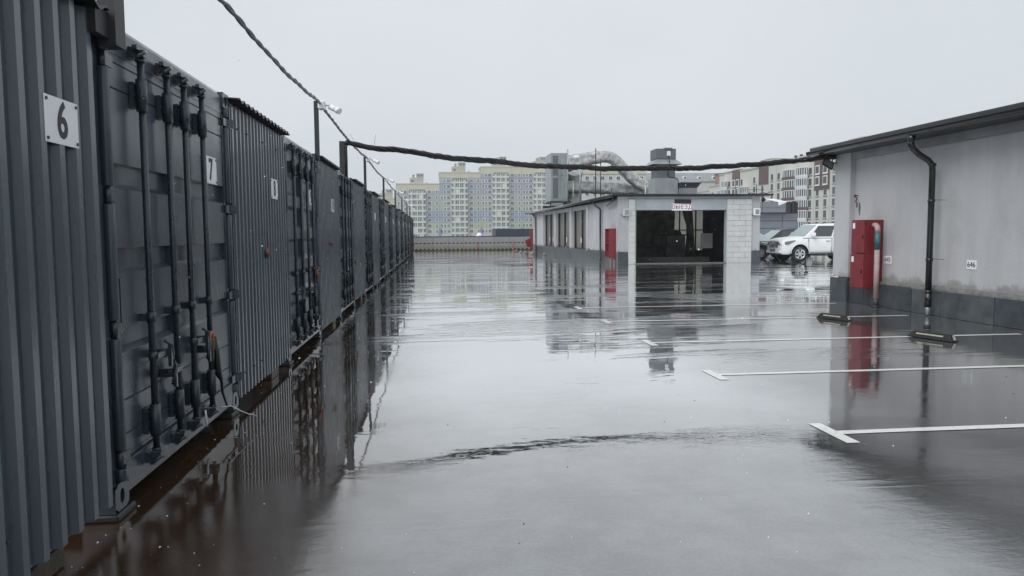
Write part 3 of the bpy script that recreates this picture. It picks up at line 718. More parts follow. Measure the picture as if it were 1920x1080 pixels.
# front facade
gb('front_wall', M_plaster2, GX0, 9.38, GY0, GY0+.3, 0, 3.16)
gb('front_wall', M_plaster2, 15.40, GX1, GY0, GY0+.3, 0, 3.16)
gb('front_band', M_plaster2, 9.38, 15.40, GY0+.02, GY0+.3, 3.03, 3.16)
lt = gb('lintel_panel', M_lintel, 9.74, 14.13, GY0-.03, GY0+.25, 2.52, 3.03)
gb('joint_strip', M_trim, 11.9, 11.91, GY0-.034, GY0-.03, 2.53, 3.02, par=lt)
gb('lintel_edge', M_trim, 9.74, 14.13, GY0-.036, GY0-.0, 2.50, 2.525)
for x0, x1 in ((9.705, 9.74), (14.13, 14.17)): gb('door_guide', M_lintel, x0, x1, GY0-.06, GY0+.1, 0, 3.03)
# block pilasters
def blocks(x0, x1, cols, seed):
    rnd = random.Random(seed); zz = 0; rows_ = 12; h = 3.03/rows_
    gb('block_core', M_joint, x0, x1, GY0-.04, GY0+.29, 0, 3.03)
    me = {}
    for r in range(rows_):
        sh = (r % 2)*.5 if cols > 1 else 0; w = (x1-x0)/cols; edges = [x0]
        x = x0 + w*(.5 if r % 2 and cols > 1 else 1)
        while x < x1-.05: edges.append(x); x += w
        edges.append(x1)
        for i in range(len(edges)-1):
            a, c = edges[i]+.006, edges[i+1]-.006; key = round(c-a, 3)
            if key not in me:
                b = MB(); b.cbox(0, c-a, -.02, 0, 0.006, h-.006, .004); me[key] = b.mesh('concrete_block', M_block)
            inst(me[key], 'concrete_block', g, (a, GY0-.04+rnd.uniform(-.004, .002), r*h))
blocks(9.38, 9.70, 1, 1); blocks(14.17, 15.40, 2, 2)
for x0, x1 in ((8.88, 9.37), (15.41, 15.86)):
    b = MB(); b.cbox(x0, x1, GY0-.035, GY0, 0, .57, .005); b.build('plinth_slab', M_plinth, g)
# roof
b = MB(); b.box(8.55, 16.35, GY0-.25, GY0+.0, 3.19, 3.27); b.add([(8.55, GY0, 3.19), (16.35, GY0, 3.19), (16.35, GY1+.3, 3.02), (7.95, GY1+.3, 3.02), (8.55, GY0, 3.27), (16.35, GY0, 3.27), (16.35, GY1+.3, 3.08), (7.95, GY1+.3, 3.08)], [(0, 3, 2, 1), (4, 5, 6, 7), (1, 2, 6, 5), (2, 3, 7, 6), (3, 0, 4, 7)])
b.build('roof', M_black, g)
b = MB(); b.tube([(8.52, GY0-.2, 3.17), (8.0, GY1+.35, 2.99)], .07, 10); b.tube([(8.0, GY1+.3, 2.99), (7.6, GY1+.4, 3.0)], .035, 8); b.build('gutter', M_black, g)
b = MB(); b.add([(8.60, GY0, 3.16), (8.9, GY0, 3.16), (8.33, GY1, 2.98), (8.05, GY1, 2.98)], [(0, 1, 2, 3)]); b.build('soffit', M_trim, g)
for yy in (36.8, 55.9):
    b = MB(); x = sx_(yy)-.09
    b.tube([(x-.22, yy+.5, 3.06), (x-.2, yy+.45, 2.9), (x-.02, yy+.05, 2.68), (x, yy, 2.6), (x, yy, .02)], .05, 8); b.build('downpipe', M_black, g)
b = MB(); b.tube([(8.60, GY0-.1, 3.12), (8.64, GY0+.0, 2.95), (8.72, GY0+1.6, 2.78)], .03, 7); b.build('cable_conduit', M_trim, g)
# left side wall with three glazed bays
bays = [(39.75, 43.9), (44.55, 48.7), (49.35, 53.3)]
def sidepiece(name, m, y0, y1, z0, z1, d0, d1, bevel=0):
    b = MB(); b.add([(sx_(y0)+d0, y0, z0), (sx_(y0)+d1, y0, z0), (sx_(y1)+d1, y1, z0), (sx_(y1)+d0, y1, z0), (sx_(y0)+d0, y0, z1), (sx_(y0)+d1, y0, z1), (sx_(y1)+d1, y1, z1), (sx_(y1)+d0, y1, z1)], [(0, 3, 2, 1), (4, 5, 6, 7), (0, 1, 5, 4), (1, 2, 6, 5), (2, 3, 7, 6), (3, 0, 4, 7)])
    return b.build(name, m, g, bevel=bevel)
sidepiece('side_wall', M_plaster2, GY0+.3, 39.75, 0, 3.1, 0.02, .3)
sidepiece('side_wall', M_plaster2, 43.9, 44.55, 0, 3.0, 0, .3); sidepiece('side_wall', M_plaster2, 48.7, 49.35, 0, 3.0, 0, .3)
sidepiece('side_wall', M_plaster2, 53.3, GY1, 0, 3.0, 0, .3)
sidepiece('pilaster', M_plaster2, 39.55, 40.0, .5, 2.95, -.06, .02)
sidepiece('beam', M_plaster2, 39.75, 53.3, 2.78, 3.0, .05, .3)
for i, (y0, y1) in enumerate(bays):
    sidepiece('plinth_slab', M_plinth2, y0, y1, 0, .56, .03, .28)
    w = (y1-y0)
    # grey reveal panel then translucent panes with dark mullions
    ed = [0, .2, .54, .985]
    for k in range(3):
        ya, yb = y0+w*ed[k]+.05, y0+w*ed[k+1]-.05
        b = MB(); b.box(sx_(ya)+.235, sx_(ya)+.25, ya, yb, .60, 2.76); b.build('window_pane', M_poly, g)
    for k in range(4):
        ym = y0+w*ed[k]; b = MB(); b.box(sx_(ym)+.17, sx_(ym)+.29, ym-.045, ym+.045, .57, 2.78); b.build('mullion', M_frame, g)
    b = MB(); b.box(sx_(y0)+.15, sx_(y0)+.29, y0, y1, .562, .60); b.build('window_sill', M_frame, g)
    for k, q in enumerate((.25, .55) if i != 1 else (.35,)):
        tt = thing('small_notice', '%s small white notice on the %s glazed bay of the ramp building' % (('left', 'right')[1-k], ('nearest', 'middle', 'farthest')[i]), 'notice', (sx_(y0+w*q)+.15, y0+w*q, 1.05))
        b = MB(); b.box(0, .006, -.10, .10, -.15, .15); b.build('notice', M_white, tt)
sidepiece('plinth_slab', M_plinth, GY0+.3, 39.55, 0, .55, -.012, .02); sidepiece('plinth_slab', M_plinth, 53.35, GY1, 0, .5, -.02, .0)
sidepiece('plinth_slab', M_plinth, 43.95, 44.5, 0, .53, -.02, .0); sidepiece('plinth_slab', M_plinth, 48.75, 49.3, 0, .53, -.02, .0)
# right wall with glazing at the back half, rear wall, inside walls
def rw(name, m, y0, y1, z0, z1, x0=15.6, x1=15.83): return gb(name, m, x0, x1, y0, y1, z0, z1)
rw('right_wall', M_plaster2, GY0+.3, 40.6, 0, 3.02); rw('right_wall', M_plaster2, 46.2, GY1, 0, 3.02); rw('right_wall', M_plaster2, 40.6, 46.2, 0, .45); rw('right_wall', M_plaster2, 40.6, 46.2, 2.8, 3.02)
for k in range(4):
    ya = 40.6+k*1.4; b = MB(); b.box(15.70, 15.715, ya+.05, ya+1.35, .47, 2.78); b.build('window_pane', M_poly2, g)
    b = MB(); b.box(15.64, 15.75, ya-.04, ya+.04, .46, 2.8); b.build('mullion', M_frame, g)
gb('transom', M_frame, 15.64, 15.75, 40.6, 46.2, 1.58, 1.63)
gb('rear_wall', M_plaster2, 8.2, 15.83, GY1, GY1+.2, 0, 3.0)
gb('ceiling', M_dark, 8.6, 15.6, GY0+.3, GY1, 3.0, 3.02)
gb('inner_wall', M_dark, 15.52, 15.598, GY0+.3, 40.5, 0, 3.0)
b = MB(); n = 40; v = []; f = []
for i in range(n+1):
    for j in range(25):
        x = 9.3 + (14.62-9.3)*i/n; z = 3.0*j/24
        if i == n: x += .10*noise.noise(Vector((0, z*2.2, 3)))+(.42 if z < 1.62 else 0)
        v.append((x, 42.6 + .10*noise.noise(Vector((x*1.4, z*1.4, 0)))+.05*noise.noise(Vector((x*6, z*6, 0))), z))
for i in range(n):
    for j in range(24): f.append((i*25+j, (i+1)*25+j, (i+1)*25+j+1, i*25+j+1))
b.add(v, f, 0, True); b.build('stained_inner_wall', M_conc, g)
b = MB(); b.cbox(13.4, 14.45, 40.3, 40.6, 0, 1.30, .03); b.build('low_inner_wall', M_conc2, g)
b = MB(); b.box(13.0, 14.6, 40.2, 40.7, 1.30, 1.36); b.build('wall_cap', M_dark, g)
b = MB(); pts = [(14.72, 40.9, 3.0), (14.78, 40.9, 2.4), (14.9, 40.9, 1.9), (14.95, 40.9, 1.2), (14.95, 40.9, 0.0)]
b.tube(pts, [.32, .26, .2, .22, .3], 12, rfun=lambda i, a: 1+.12*sin(a*3+i)); b.build('inner_column', M_conc, g)
gb('grey_board', M_board, 13.55, 14.15, 35.55, 35.6, .68, 1.42)
gb('inner_kerb', M_dark, 9.75, 14.1, 35.8, 36.0, 0.002, .25)
b = MB(); b.box(9.70, 14.14, GY0-.12, GY0+.25, .003, .035); b.build('threshold', M_mortar, g)
# sign and dark patch
sg = thing('exit_sign', 'white sign with crimson Cyrillic lettering over the ramp opening', 'sign', (11.955, GY0-.045, 2.665))
b = MB(); b.cbox(-.50, .50, -.012, 0, -.165, .165, .002); b.build('sign_board', M_white, sg)
text('ВЫЕЗД', .30, sg, (0, -.0145, -.005), (pi/2, 0, 0), M_redink, bold=0.0, sx=.93, sp=1.08)
b = MB(); v = [(-.40, .0), (.40, -.02), (.41, .17), (.37, .19), (-.39, .20), (-.42, .15), (-.36, .11), (-.41, .06)]
b.prism([(x, z) for x, z in v], 1, -.03, 0); o = b.build('display_box', M_ink); o.location = (11.99, GY0-.03, 2.825); tag(o, 'black unlit display box just above the exit sign', 'display')
for x, lab in ((9.27, 'pale wall heater box left of the ramp opening'), (15.62, 'pale junction box right of the ramp opening')):
    tt = thing('junction_box', lab, 'junction box', (x, GY0-.0, 2.42))
    b = MB(); b.cbox(-.15, .15, -.16, 0, -.16, .17, .01); b.build('box', M_wf if x > 10 else M_block, tt)
    b = MB(); b.box(-.10, .10, -.166, -.16, -.11, .12); b.build('box_cover', M_panel, tt)
    b = MB(); b.tube([(-.05, -.1, -.16), (-.12, -.1, -.2), (-.22, -.08, -.14), (-.26, -.04, -.07)], .014, 6); b.build('cable_tail', M_trim, tt)
tt = thing('corner_camera', 'small black camera under the right eave of the ramp building', 'camera', (15.95, GY0-.05, 2.98))
b = MB(); b.tube([(0, 0, .2), (0, 0, .05)], .02, 6); b.build('stem', M_trim, tt)
b = MB(); b.cbox(-.08, .10, -.06, .06, -.08, .06, .01); o = b.build('camera_housing', M_black, tt); o.rotation_euler = (0, radians(-40), 0)
# wiring clutter on the right roof end
b = MB()
for q in range(8):
    x = 15.3+q*.16; b.tube([(x, 34.4+.2*(q % 3), 3.27), (x+random.uniform(-.1, .2), 34.4, 3.30+random.uniform(0, .10)), (x+.3, 34.3, 3.27)], .016, 5)
b.tube([(15.9, 34.5, 3.27), (15.9, 34.5, 3.75)], .02, 6); b.tube([(16.25, 34.6, 3.27), (16.25, 34.6, 3.62)], .014, 6); b.tube([(15.55, 34.5, 3.5), (16.3, 34.5, 3.52)], .012, 5)
tag(b.build('cable_clutter', M_trim), 'tangle of dark wires and rods on the roof corner', 'wires')

# red cabinets on the ramp building
tt = thing('open_hydrant_cabinet', 'red fire cabinet with open front beside the downpipe of the ramp building', 'fire cabinet', (8.56, 34.35, 0))
b = MB(); b.box(0, .45, -.03, 0, .30, 1.68); b.box(0, .45, .72, .75, .30, 1.68); b.box(0, .45, 0, .72, .30, .33); b.box(0, .45, 0, .72, 1.65, 1.68); b.box(.43, .45, 0, .72, .33, 1.65); b.box(.0, .45, 0, .72, .98, 1.0); b.build('cabinet_body', M_red, tt)
b = MB(); b.tube([(.2, .3, 1.1), (.15, .5, 1.2), (.2, .4, 1.4), (.2, .2, 1.3)], .04, 8); b.build('fire_hose', M_pink, tt)
b = MB(); b.tube([(.1, .05, .34), (.1, .05, .0)], .03, 8); b.tube([(.3, .1, .34), (.3, .1, .0)], .05, 8); b.build('cabinet_leg', M_pink, tt)
tt = thing('far_hydrant_cabinet', 'far red fire cabinet with door swung open at the end of the ramp building', 'fire cabinet', (7.95, 57.1, 0))
b = MB(); b.box(.05, .35, .0, .3, .2, 1.78); b.build('cabinet_body', M_red, tt)
b = MB(); b.add([(.05, 0, 1.1), (-.38, -.12, .92), (-.25, -.12, .45), (.05, 0, .38), (.05, .03, 1.1), (-.38, -.09, .92), (-.25, -.09, .45), (.05, .03, .38)], [(0, 1, 2, 3), (4, 5, 6, 7), (0, 1, 5, 4), (1, 2, 6, 5), (2, 3, 7, 6)]); b.build('cabinet_door', M_red, tt)

# ------------------------------------------------------------------ rooftop plant
tt = thing('air_handling_unit', 'tall grey rooftop air unit standing at the left end of the foil ducts', 'ventilation unit', (8.84, 52.4, 3.2))
b = MB(); b.box(0, 1.25, 0, 2.6, .55, 3.95); b.build('cabinet', M_galv, tt, bevel=.02)
for (x0, x1, z0, z1) in ((.14, .52, .75, 2.2), (.14, .52, 2.35, 3.75)):
    b = MB(); b.box(x0, x1, -.02, 0, z0, z1); b.build('louvre_panel', M_galvd, tt)
for (x0, x1, z0, z1) in ((.60, .68, .6, 3.9), (.76, .92, .7, 2.25), (.98, 1.18, .7, 2.25), (.76, 1.18, 2.4, 3.8)):
    b = MB(); b.box(x0, x1, -.03, 0, z0, z1); b.build('cover_panel', M_galv, tt, bevel=.006)
b = MB(); b.box(-.1, 1.4, -.1, 2.7, .42, .55); b.box(-.05, .1, 0, .2, 0, .42); b.box(1.1, 1.3, 0, .2, 0, .42); b.box(-.6, .5, -.3, .1, 0.05, .22); b.build('stand', M_trim, tt)
b = MB(); b.box(.0, .8, -.4, .0, .2, .40); b.build('drip_tray', M_galv, tt)
def duct(pts, rad, lab, sub=5, amp=.10, sxx=1.0, cat='duct', rings=0):
    P = [Vector(p) for p in pts]; dense = []
    for i in range(len(P)-1):
        p0 = P[max(i-1, 0)]; p1 = P[i]; p2 = P[i+1]; p3 = P[min(i+2, len(P)-1)]
        for k in range(sub):
            u = k/sub; dense.append(.5*((2*p1)+(p2-p0)*u+(2*p0-5*p1+4*p2-p3)*u*u+(3*p1-p0-3*p2+p3)*u**3))
    dense.append(P[-1])
    def rf(i, a):
        q = abs(cos(a))**4+abs(sin(a))**4; se = q**-.25*.92
        c = noise.noise(Vector((i*.55, cos(a)*1.6, sin(a)*1.6)))+.6*noise.noise(Vector((i*1.7, cos(a)*4, sin(a)*4)))
        w = -.07 if rings and i % rings == 0 else 0
        return se*(1+amp*c+w)
    if isinstance(rad, list):
        n_ = len(dense); rad = [rad[min(int(i/sub), len(rad)-1)]*(1-(i/sub) % 1) + rad[min(int(i/sub)+1, len(rad)-1)]*((i/sub) % 1) for i in range(n_)]
    b = MB(); b.tube(dense, rad, 28, rfun=rf, sx=sxx); o = b.build('foil_duct', M_foil); tag(o, lab, cat, 'foil wrapped ducts on the ramp building roof'); return o
duct([(10.1, 53, 6.45), (10.9, 53, 6.60), (12, 53, 6.85), (13.0, 53, 6.95), (13.6, 53, 6.75), (14.4, 53, 5.95), (15.2, 53, 5.2), (15.9, 53, 4.80), (16.9, 53, 4.75), (18, 53, 4.75)], [.64, .60, .50, .45, .44, .44, .44, .44, .42, .42], 'upper silver foil duct arching up and diving down behind the exhaust stack', 6, .09, rings=4)
duct([(10.1, 54.2, 4.85), (11, 54.2, 4.85), (12.5, 54.2, 4.82), (14, 54.2, 4.75), (16, 54.2, 4.7), (18, 54.2, 4.7)], .50, 'lower horizontal silver foil duct under the arching one', 8, .08, rings=7)
duct([(10.85, 55.0, 3.0), (10.85, 55.0, 3.6), (10.85, 55.0, 4.6), (10.85, 55.0, 5.4), (10.85, 54.6, 6.1)], .72, 'short vertical foil duct beside the grey air unit', 6, .08)
for i, (x, y, z1) in enumerate(((9.6, 50.0, 7.15), (10.1, 50.6, 5.1), (10.35, 49.5, 6.6), (12.35, 52.0, 6.7), (11.9, 51.6, 7.4), (14.3, 52.1, 4.7), (15.7, 52.2, 5.0), (16.2, 52.3, 4.0), (13.2, 52.2, 4.6))):
    b = MB(); b.tube([(x, y, 3.02), (x, y, z1)], .035 if i not in (2, 6) else .055, 7)
    tag(b.build('support_pole', M_galv if i in (0, 1, 2, 6) else M_trim), '%s thin steel pole from the left propping the foil ducts' % ordn[i], 'pole', 'thin poles around the rooftop ducts')
tt = thing('exhaust_stack', 'square grey exhaust stack with flared skirt above the exit sign', 'exhaust stack', (11.31, 36.0, 3.25))
b = MB(); b.box(0, 1.18, 0, 1.1, 0, .92); b.build('base_box', M_galv, tt, bevel=.01)
b = MB(); b.box(.11, 1.07, .1, 1.0, .92, 1.87); b.build('shaft', M_galvd, tt, bevel=.01)
b = MB()
o0, o1 = -.17, 1.36
v = [(o0, -.17, 1.60), (o1, -.17, 1.60), (o1, 1.25, 1.60), (o0, 1.25, 1.60), (.11, .1, 1.88), (1.07, .1, 1.88), (1.07, 1.0, 1.88), (.11, 1.0, 1.88)]
b.add(v, [(0, 1, 5, 4), (1, 2, 6, 5), (2, 3, 7, 6), (3, 0, 4, 7), (4, 5, 6, 7)]); b.build('skirt', M_galv, tt)
b = MB(); b.box(.07, 1.09, .06, 1.04, 1.88, 2.38); b.build('head_box', M_galvd, tt, bevel=.01)
b = MB(); b.box(.50, .88, .0, .5, 2.33, 2.42); b.build('cap', M_galvd, tt)
b = MB(); b.box(.62, .80, .03, .058, 2.02, 2.26); b.build('label_plate', M_white, tt)
b = MB(); b.tube([(.70, .02, 2.05), (.70, -.02, 1.85), (.71, -.16, 1.65), (.69, .06, 1.4), (.70, .06, 1.05), (.8, .03, .95), (1.1, -.02, .93), (1.2, -.03, .8), (1.2, -.02, .05)], .018, 6); b.build('cable', M_cable, tt)
tt = thing('roof_vent', 'low grey roof vent with flared hood right of the exhaust stack', 'roof vent', (13.1, 37.0, 3.25))
b = MB(); b.box(0, .76, 0, .76, 0, .50); b.build('vent_base', M_galv, tt)
b = MB(); v = [(0, 0, .50), (.76, 0, .50), (.76, .76, .50), (0, .76, .50), (-.17, -.17, .76), (.93, -.17, .76), (.93, .93, .76), (-.17, .93, .76)]
b.add(v, [(0, 1, 5, 4), (1, 2, 6, 5), (2, 3, 7, 6), (3, 0, 4, 7)]); b.build('hood', M_galvd, tt)
b = MB(); v = [(-.19, -.19, .77), (.95, -.19, .77), (.95, .95, .77), (-.19, .95, .77), (.1, .1, .90), (.66, .1, .90), (.66, .66, .90), (.1, .66, .90)]
b.add(v, [(0, 3, 2, 1), (0, 1, 5, 4), (1, 2, 6, 5), (2, 3, 7, 6), (3, 0, 4, 7), (4, 5, 6, 7)]); b.build('hood_lid', M_galv, tt)
b = MB(); b.tube([(13.0, 44, 3.1), (13.6, 43.8, 3.6), (14.1, 43.8, 4.6), (14.8, 43.8, 4.5), (15.3, 43.8, 3.2)], .2, 10, rfun=lambda i, a: 1+.1*sin(3*a+i)); o = b.build('flexible_duct', M_foil); tag(o, 'bent flexible foil hose behind the low roof vent', 'duct')

# ------------------------------------------------------------------ far parapet and crash rail
pw = thing('parapet_wall', 'long grey panelled parapet closing the far end of the deck', 'wall', (-9.0, 65.6, 0))
me_u = MB().cbox(0, 1.335, -.03, 0, .67, 1.19, .006).mesh('parapet_panel', M_panel); me_l = MB().cbox(0, 1.335, -.03, 0, .06, .655, .006).mesh('parapet_panel', M_panel2)
b = MB(); b.box(0, 24, .0, .25, 0, 1.2); b.build('core', M_trim, pw)
b = MB(); b.box(-.05, 24.05, -.06, .3, 1.2, 1.25); b.build('coping', M_trim, pw)
for i in range(17):
    inst(me_u, 'parapet_panel', pw, (.1+i*1.35, 0, 0)); inst(me_l, 'parapet_panel', pw, (.1+i*1.35, 0, 0))
b = MB(); b.box(0, 24, -.35, -.03, 0.002, .05); b.build('kerb', M_mortar, pw)
cr_ = thing('crash_rail', 'low yellow and black crash barrier in front of the far parapet', 'barrier', (-9.0, 65.2, 0))
for z in (.63, .10):
    b = MB(); b.box(0, 20, -.03, .03, z-.03, z+.03); b.build('rail', M_yellow, cr_)
    mb = MB().prism([(0, z-.036), (.24, z-.036), (.20, z+.03), (.16, z+.07), (.08, z+.07), (.04, z+.03)], 1, -.045, .045).mesh('black_buffer', M_rubber)
    for i in range(56): inst(mb, 'black_buffer', cr_, (.05+i*.36, 0, 0))
for i in range(13):
    x = .9+i*1.57
    b = MB(); b.cbox(x-.035, x+.035, -.02, .06, 0.001, .74, .006); b.build('rail_post', M_paintred if i in (8, 10) else M_yellow, cr_)
# things beyond the parapet
b = MB(); b.box(0, 5.2, 0, 4, 0, 11.93); o = b.build('dark_roof_shed', M_navy); o.location = (6.95, 75, -10); tag(o, 'dark slate coloured box structure behind the far parapet', 'shed')
b = MB(); n = 10
for k in range(4):
    a0, a1 = pi/2*k/4, pi/2*(k+1)/4
    v = [(cos(a0)*.34*cos(2*pi*j/n), cos(a0)*.34*sin(2*pi*j/n), sin(a0)*.42) for j in range(n)] + [(cos(a1)*.34*cos(2*pi*j/n), cos(a1)*.34*sin(2*pi*j/n), sin(a1)*.42) for j in range(n)]
    b.add(v, [(j, (j+1) % n, n+(j+1) % n, n+j) for j in range(n)], 0, True)
b.tube([(0, 0, -11.15), (0, 0, .01)], .3, 10)
o = b.build('white_dome', M_white); o.location = (5.3, 75, 1.15); tag(o, 'small white dome peeking over the far parapet', 'dome')
# drain pots / debris near the ramp building far corner
for i, (x, y, r) in enumerate(((6.85, 57.0, .14), (6.95, 54.8, .13), (7.05, 52.4, .14), (7.15, 50.4, .15), (7.7, 48.2, .13))):
    b = MB(); v = []
    b.tube([(0, 0, -.0), (0, 0, r*.5), (0, 0, r), (0, 0, r*1.4)], [r*.9, r, r*.8, r*.35], 9, rfun=lambda k, a: 1+.15*sin(a*2+i))
    o = b.build('concrete_lump', M_conc2 if i % 2 else M_mortar); o.location = (x, y, 0.001); tag(o, '%s round concrete lump on the wet deck before the far parapet, farthest first' % ordn[i].replace('nearest', 'first'), 'concrete lump', 'concrete lumps near the far end of the ramp building')

# ------------------------------------------------------------------ panelled building behind the cars
gq = thing('panelled_building', 'flat grey cassette clad building behind the parked cars', 'building', (22.0, 62, -10))
b = MB(); b.box(0, 10.45, .1, 12, 0, 13.0); b.box(0, 9.5, -.5, .1, 13.08, 14.05); b.box(9.6, 10.45, .1, 8, 13.0, 14.0); b.build('core', M_trim, gq)
zz = [0, 8.6, 9.9, 10.9, 11.75, 12.40, 13.05]
xs = [0, 2.3, 4.6, 6.9, 9.05, 10.45]
for i in range(len(xs)-1):
    for j in range(1, len(zz)-1):
        b = MB(); b.cbox(xs[i]+.02, xs[i+1]-.02, .05, .1, zz[j]+.02, zz[j+1]-.02, .01); b.build('cladding_panel', M_cass, gq)
for i in range(4):
    for (z0, z1) in ((13.12, 13.55), (13.57, 14.03)):
        b = MB(); b.cbox(xs[i]+.02, min(xs[i+1], 9.5)-.02, -.55, -.5, z0, z1, .01); b.build('cladding_panel', M_cass, gq)
b = MB(); b.add([(8.3, -.56, 14.04), (9.2, -.56, 14.04), (8.9, 1.5, 14.4), (8.0, 1.5, 14.4), (8.35, -.57, 13.7)], [(0, 1, 2, 3), (0, 1, 4)]); b.build('roof_flap', M_white, gq)
b = MB(); b.box(9.55, 9.62, -.6, -.4, 13.1, 14.0); b.box(9.95, 10.02, -.6, -.4, 13.1, 14.0)
for z in (13.2, 13.5, 13.8): b.box(9.55, 10.02, -.58, -.5, z, z+.05)
b.box(9.6, 10.0, -.5, -.4, 13.9, 14.1); b.build('roof_ladder', M_frame, gq)

# ------------------------------------------------------------------ vehicles
def wheel(par, x, y, r, side, spokes, suv):
    w = MB(); hw = .125
    prof = [(r*.62, -hw), (r*.93, -hw), (r, -hw+.03), (r, hw-.03), (r*.93, hw), (r*.62, hw)]
    n = 30; v = []; f = []
    for k in range(n):
        a = 2*pi*k/n
        for rr, yy in prof: v.append((rr*cos(a), yy, rr*sin(a)))
    m_ = len(prof)
    for k in range(n):
        for j in range(m_-1): f.append((k*m_+j, ((k+1) % n)*m_+j, ((k+1) % n)*m_+j+1, k*m_+j+1))
    w.add(v, f, 0, True)
    o = w.build('wheel', M_tyre, par); o.location = (x, y, r)
    q = MB(); ys = side*hw
    q.tube([(0, ys-side*.10, 0), (0, ys-side*.095, 0)], r*.62, 24, 1)
    # rim ring
    v = []; f = []
    for k in range(n):
        a = 2*pi*k/n
        for rr, yy in ((r*.64, ys-side*.005), (r*.66, ys+side*.004), (r*.60, ys+side*.002), (r*.57, ys-side*.07)): v.append((rr*cos(a), yy, rr*sin(a)))
    for k in range(n):
        for j in range(3): f.append((k*4+j, ((k+1) % n)*4+j, ((k+1) % n)*4+j+1, k*4+j+1))
    q.add(v, f, 0, True)
    for s_ in range(spokes):
        a = 2*pi*s_/spokes; ca, sa = cos(a), sin(a)
        def P(rr, t_, yy): return (rr*ca - t_*sa, yy, rr*sa + t_*ca)
        w0, w1 = r*.13, r*.20
        pts = [P(r*.08, -w0/2, ys-side*.02), P(r*.08, w0/2, ys-side*.02), P(r*.60, w1/2, ys-side*.012), P(r*.60, -w1/2, ys-side*.012), P(r*.08, -w0/2, ys-side*.06), P(r*.08, w0/2, ys-side*.06), P(r*.60, w1/2, ys-side*.06), P(r*.60, -w1/2, ys-side*.06)]
        q.add(pts, [(0, 1, 2, 3), (0, 3, 7, 4), (1, 2, 6, 5), (0, 1, 5, 4)])
    q.tube([(0, ys-side*.06, 0), (0, ys-side*.005, 0)], r*.14, 12)
    q.build('rim', [M_alloy, M_frame], o)
    return o
def car(name, lab, loc, rz, paint, P, group=None):
    t = thing(name, lab, 'car', loc, rz, group)
    Lc, hw, zr, wb0, wb1, wr = P['L'], P['hw'], P['zr'], P['wf'], P['wr'], P['r']
    # stations: x, bottom z, top z, width factor
    st = P['st']; ring = 15; v = []; f = []
    for (x, zb, zt, wf) in st:
        w = hw*wf; zm = zb+(zt-zb)*.5
        half = [(0, zb), (w*.82, zb), (w*.95, zb+.06), (w*.985, zb+(zt-zb)*.30), (w, zb+(zt-zb)*.55), (w*.975, zb+(zt-zb)*.80), (w*.90, zt-.03), (w*.55, zt+P['crown']*.7), (0, zt+P['crown'])]
        loop = half + [(-a, b_) for a, b_ in half[-2:0:-1]]
        ring = len(loop)
        for a, b_ in loop: v.append((x, a, b_))
    for i in range(len(st)-1):
        for k in range(ring): f.append((i*ring+k, i*ring+(k+1) % ring, (i+1)*ring+(k+1) % ring, (i+1)*ring+k))
    f.append(list(range(ring))); f.append([(len(st)-1)*ring+k for k in range(ring)])
    b = MB(); b.add(v, f, 0, True); body = b.build('body', [paint, M_plast], t)
    ss = body.modifiers.new('sub', 'SUBSURF'); ss.levels = ss.render_levels = 1
    cut = MB()
    for x in (wb0, wb1):
        for sd in (-1, 1): cut.tube([(x, sd*hw*.55, wr+.02), (x, sd*(hw+.2), wr+.02)], wr*1.2, 30, 1, smooth=False)
    cm = cut.mesh('cut', [M_plast, M_plast]); cobj = bpy.data.objects.new('cut', cm); C.objects.link(cobj); cobj.parent = t
    bo = body.modifiers.new('arch', 'BOOLEAN'); bo.object = cobj; bo.operation = 'DIFFERENCE'; bo.solver = 'EXACT'
    try: bo.material_mode = 'TRANSFER'
    except Exception: pass
    dg = bpy.context.evaluated_depsgraph_get(); dg.update()
    me = bpy.data.meshes.new_from_object(body.evaluated_get(dg)); body.modifiers.clear(); body.data = me
    bpy.data.objects.remove(cobj)
    # arch flares
    for x in (wb0, wb1):
        for sd in (-1, 1):
            a_ = MB(); r0 = wr*1.20
            pts = [(x+r0*1.02*cos(a), sd*(hw*.985), wr+.02+r0*1.02*sin(a)) for a in [pi*k/14 for k in range(15)]]
            a_.tube(pts, .022 if P['suv'] else .010, 6, rfun=None); a_.build('wheel_arch', paint, t)
            wheel(t, x, sd*(hw-.13), wr, sd, 6 if P['suv'] else 10, P['suv'])
    # greenhouse
    (bx0, bx1, tx0, tx1, zb, ht) = P['gh']; wb_, wt_ = hw*.93, hw*P['tw']
    def gp(u, wv, z):  # u in 0..1 along, wv -1..1
        k = (z-zb)/(ht-zb); xa = bx0+(tx0-bx0)*k; xb = bx1+(tx1-bx1)*k; w = wb_+(wt_-wb_)*k
        return Vector((xa+(xb-xa)*u, w*wv, z))
    b = MB(); v = []; f = []
    nx = 9
    secs = [0, .04, .12, .3, .5, .7, .88, .96, 1]
    for u in secs:
        cz = P['rc']*(1-(2*u-1)**2)
        for wv, z, dz in ((-1, zb-.04, 0), (-1, zb+(ht-zb)*.5, 0), (-1, ht-.05, 0), (-.93, ht, cz*.8), (-.5, ht, cz+.012), (0, ht, cz+.018), (.5, ht, cz+.012), (.93, ht, cz*.8), (1, ht-.05, 0), (1, zb+(ht-zb)*.5, 0), (1, zb-.04, 0)):
            p = gp(u, wv, z); v.append((p.x, p.y, p.z+dz))
    for i in range(len(secs)-1):
        for k in range(10): f.append((i*11+k, (i+1)*11+k, (i+1)*11+k+1, i*11+k+1))
    f.append(list(range(11))); f.append([(len(secs)-1)*11+k for k in range(11)])
    b.add(v, f, 0, True); cb = b.build('cabin', paint, t, bevel=0)
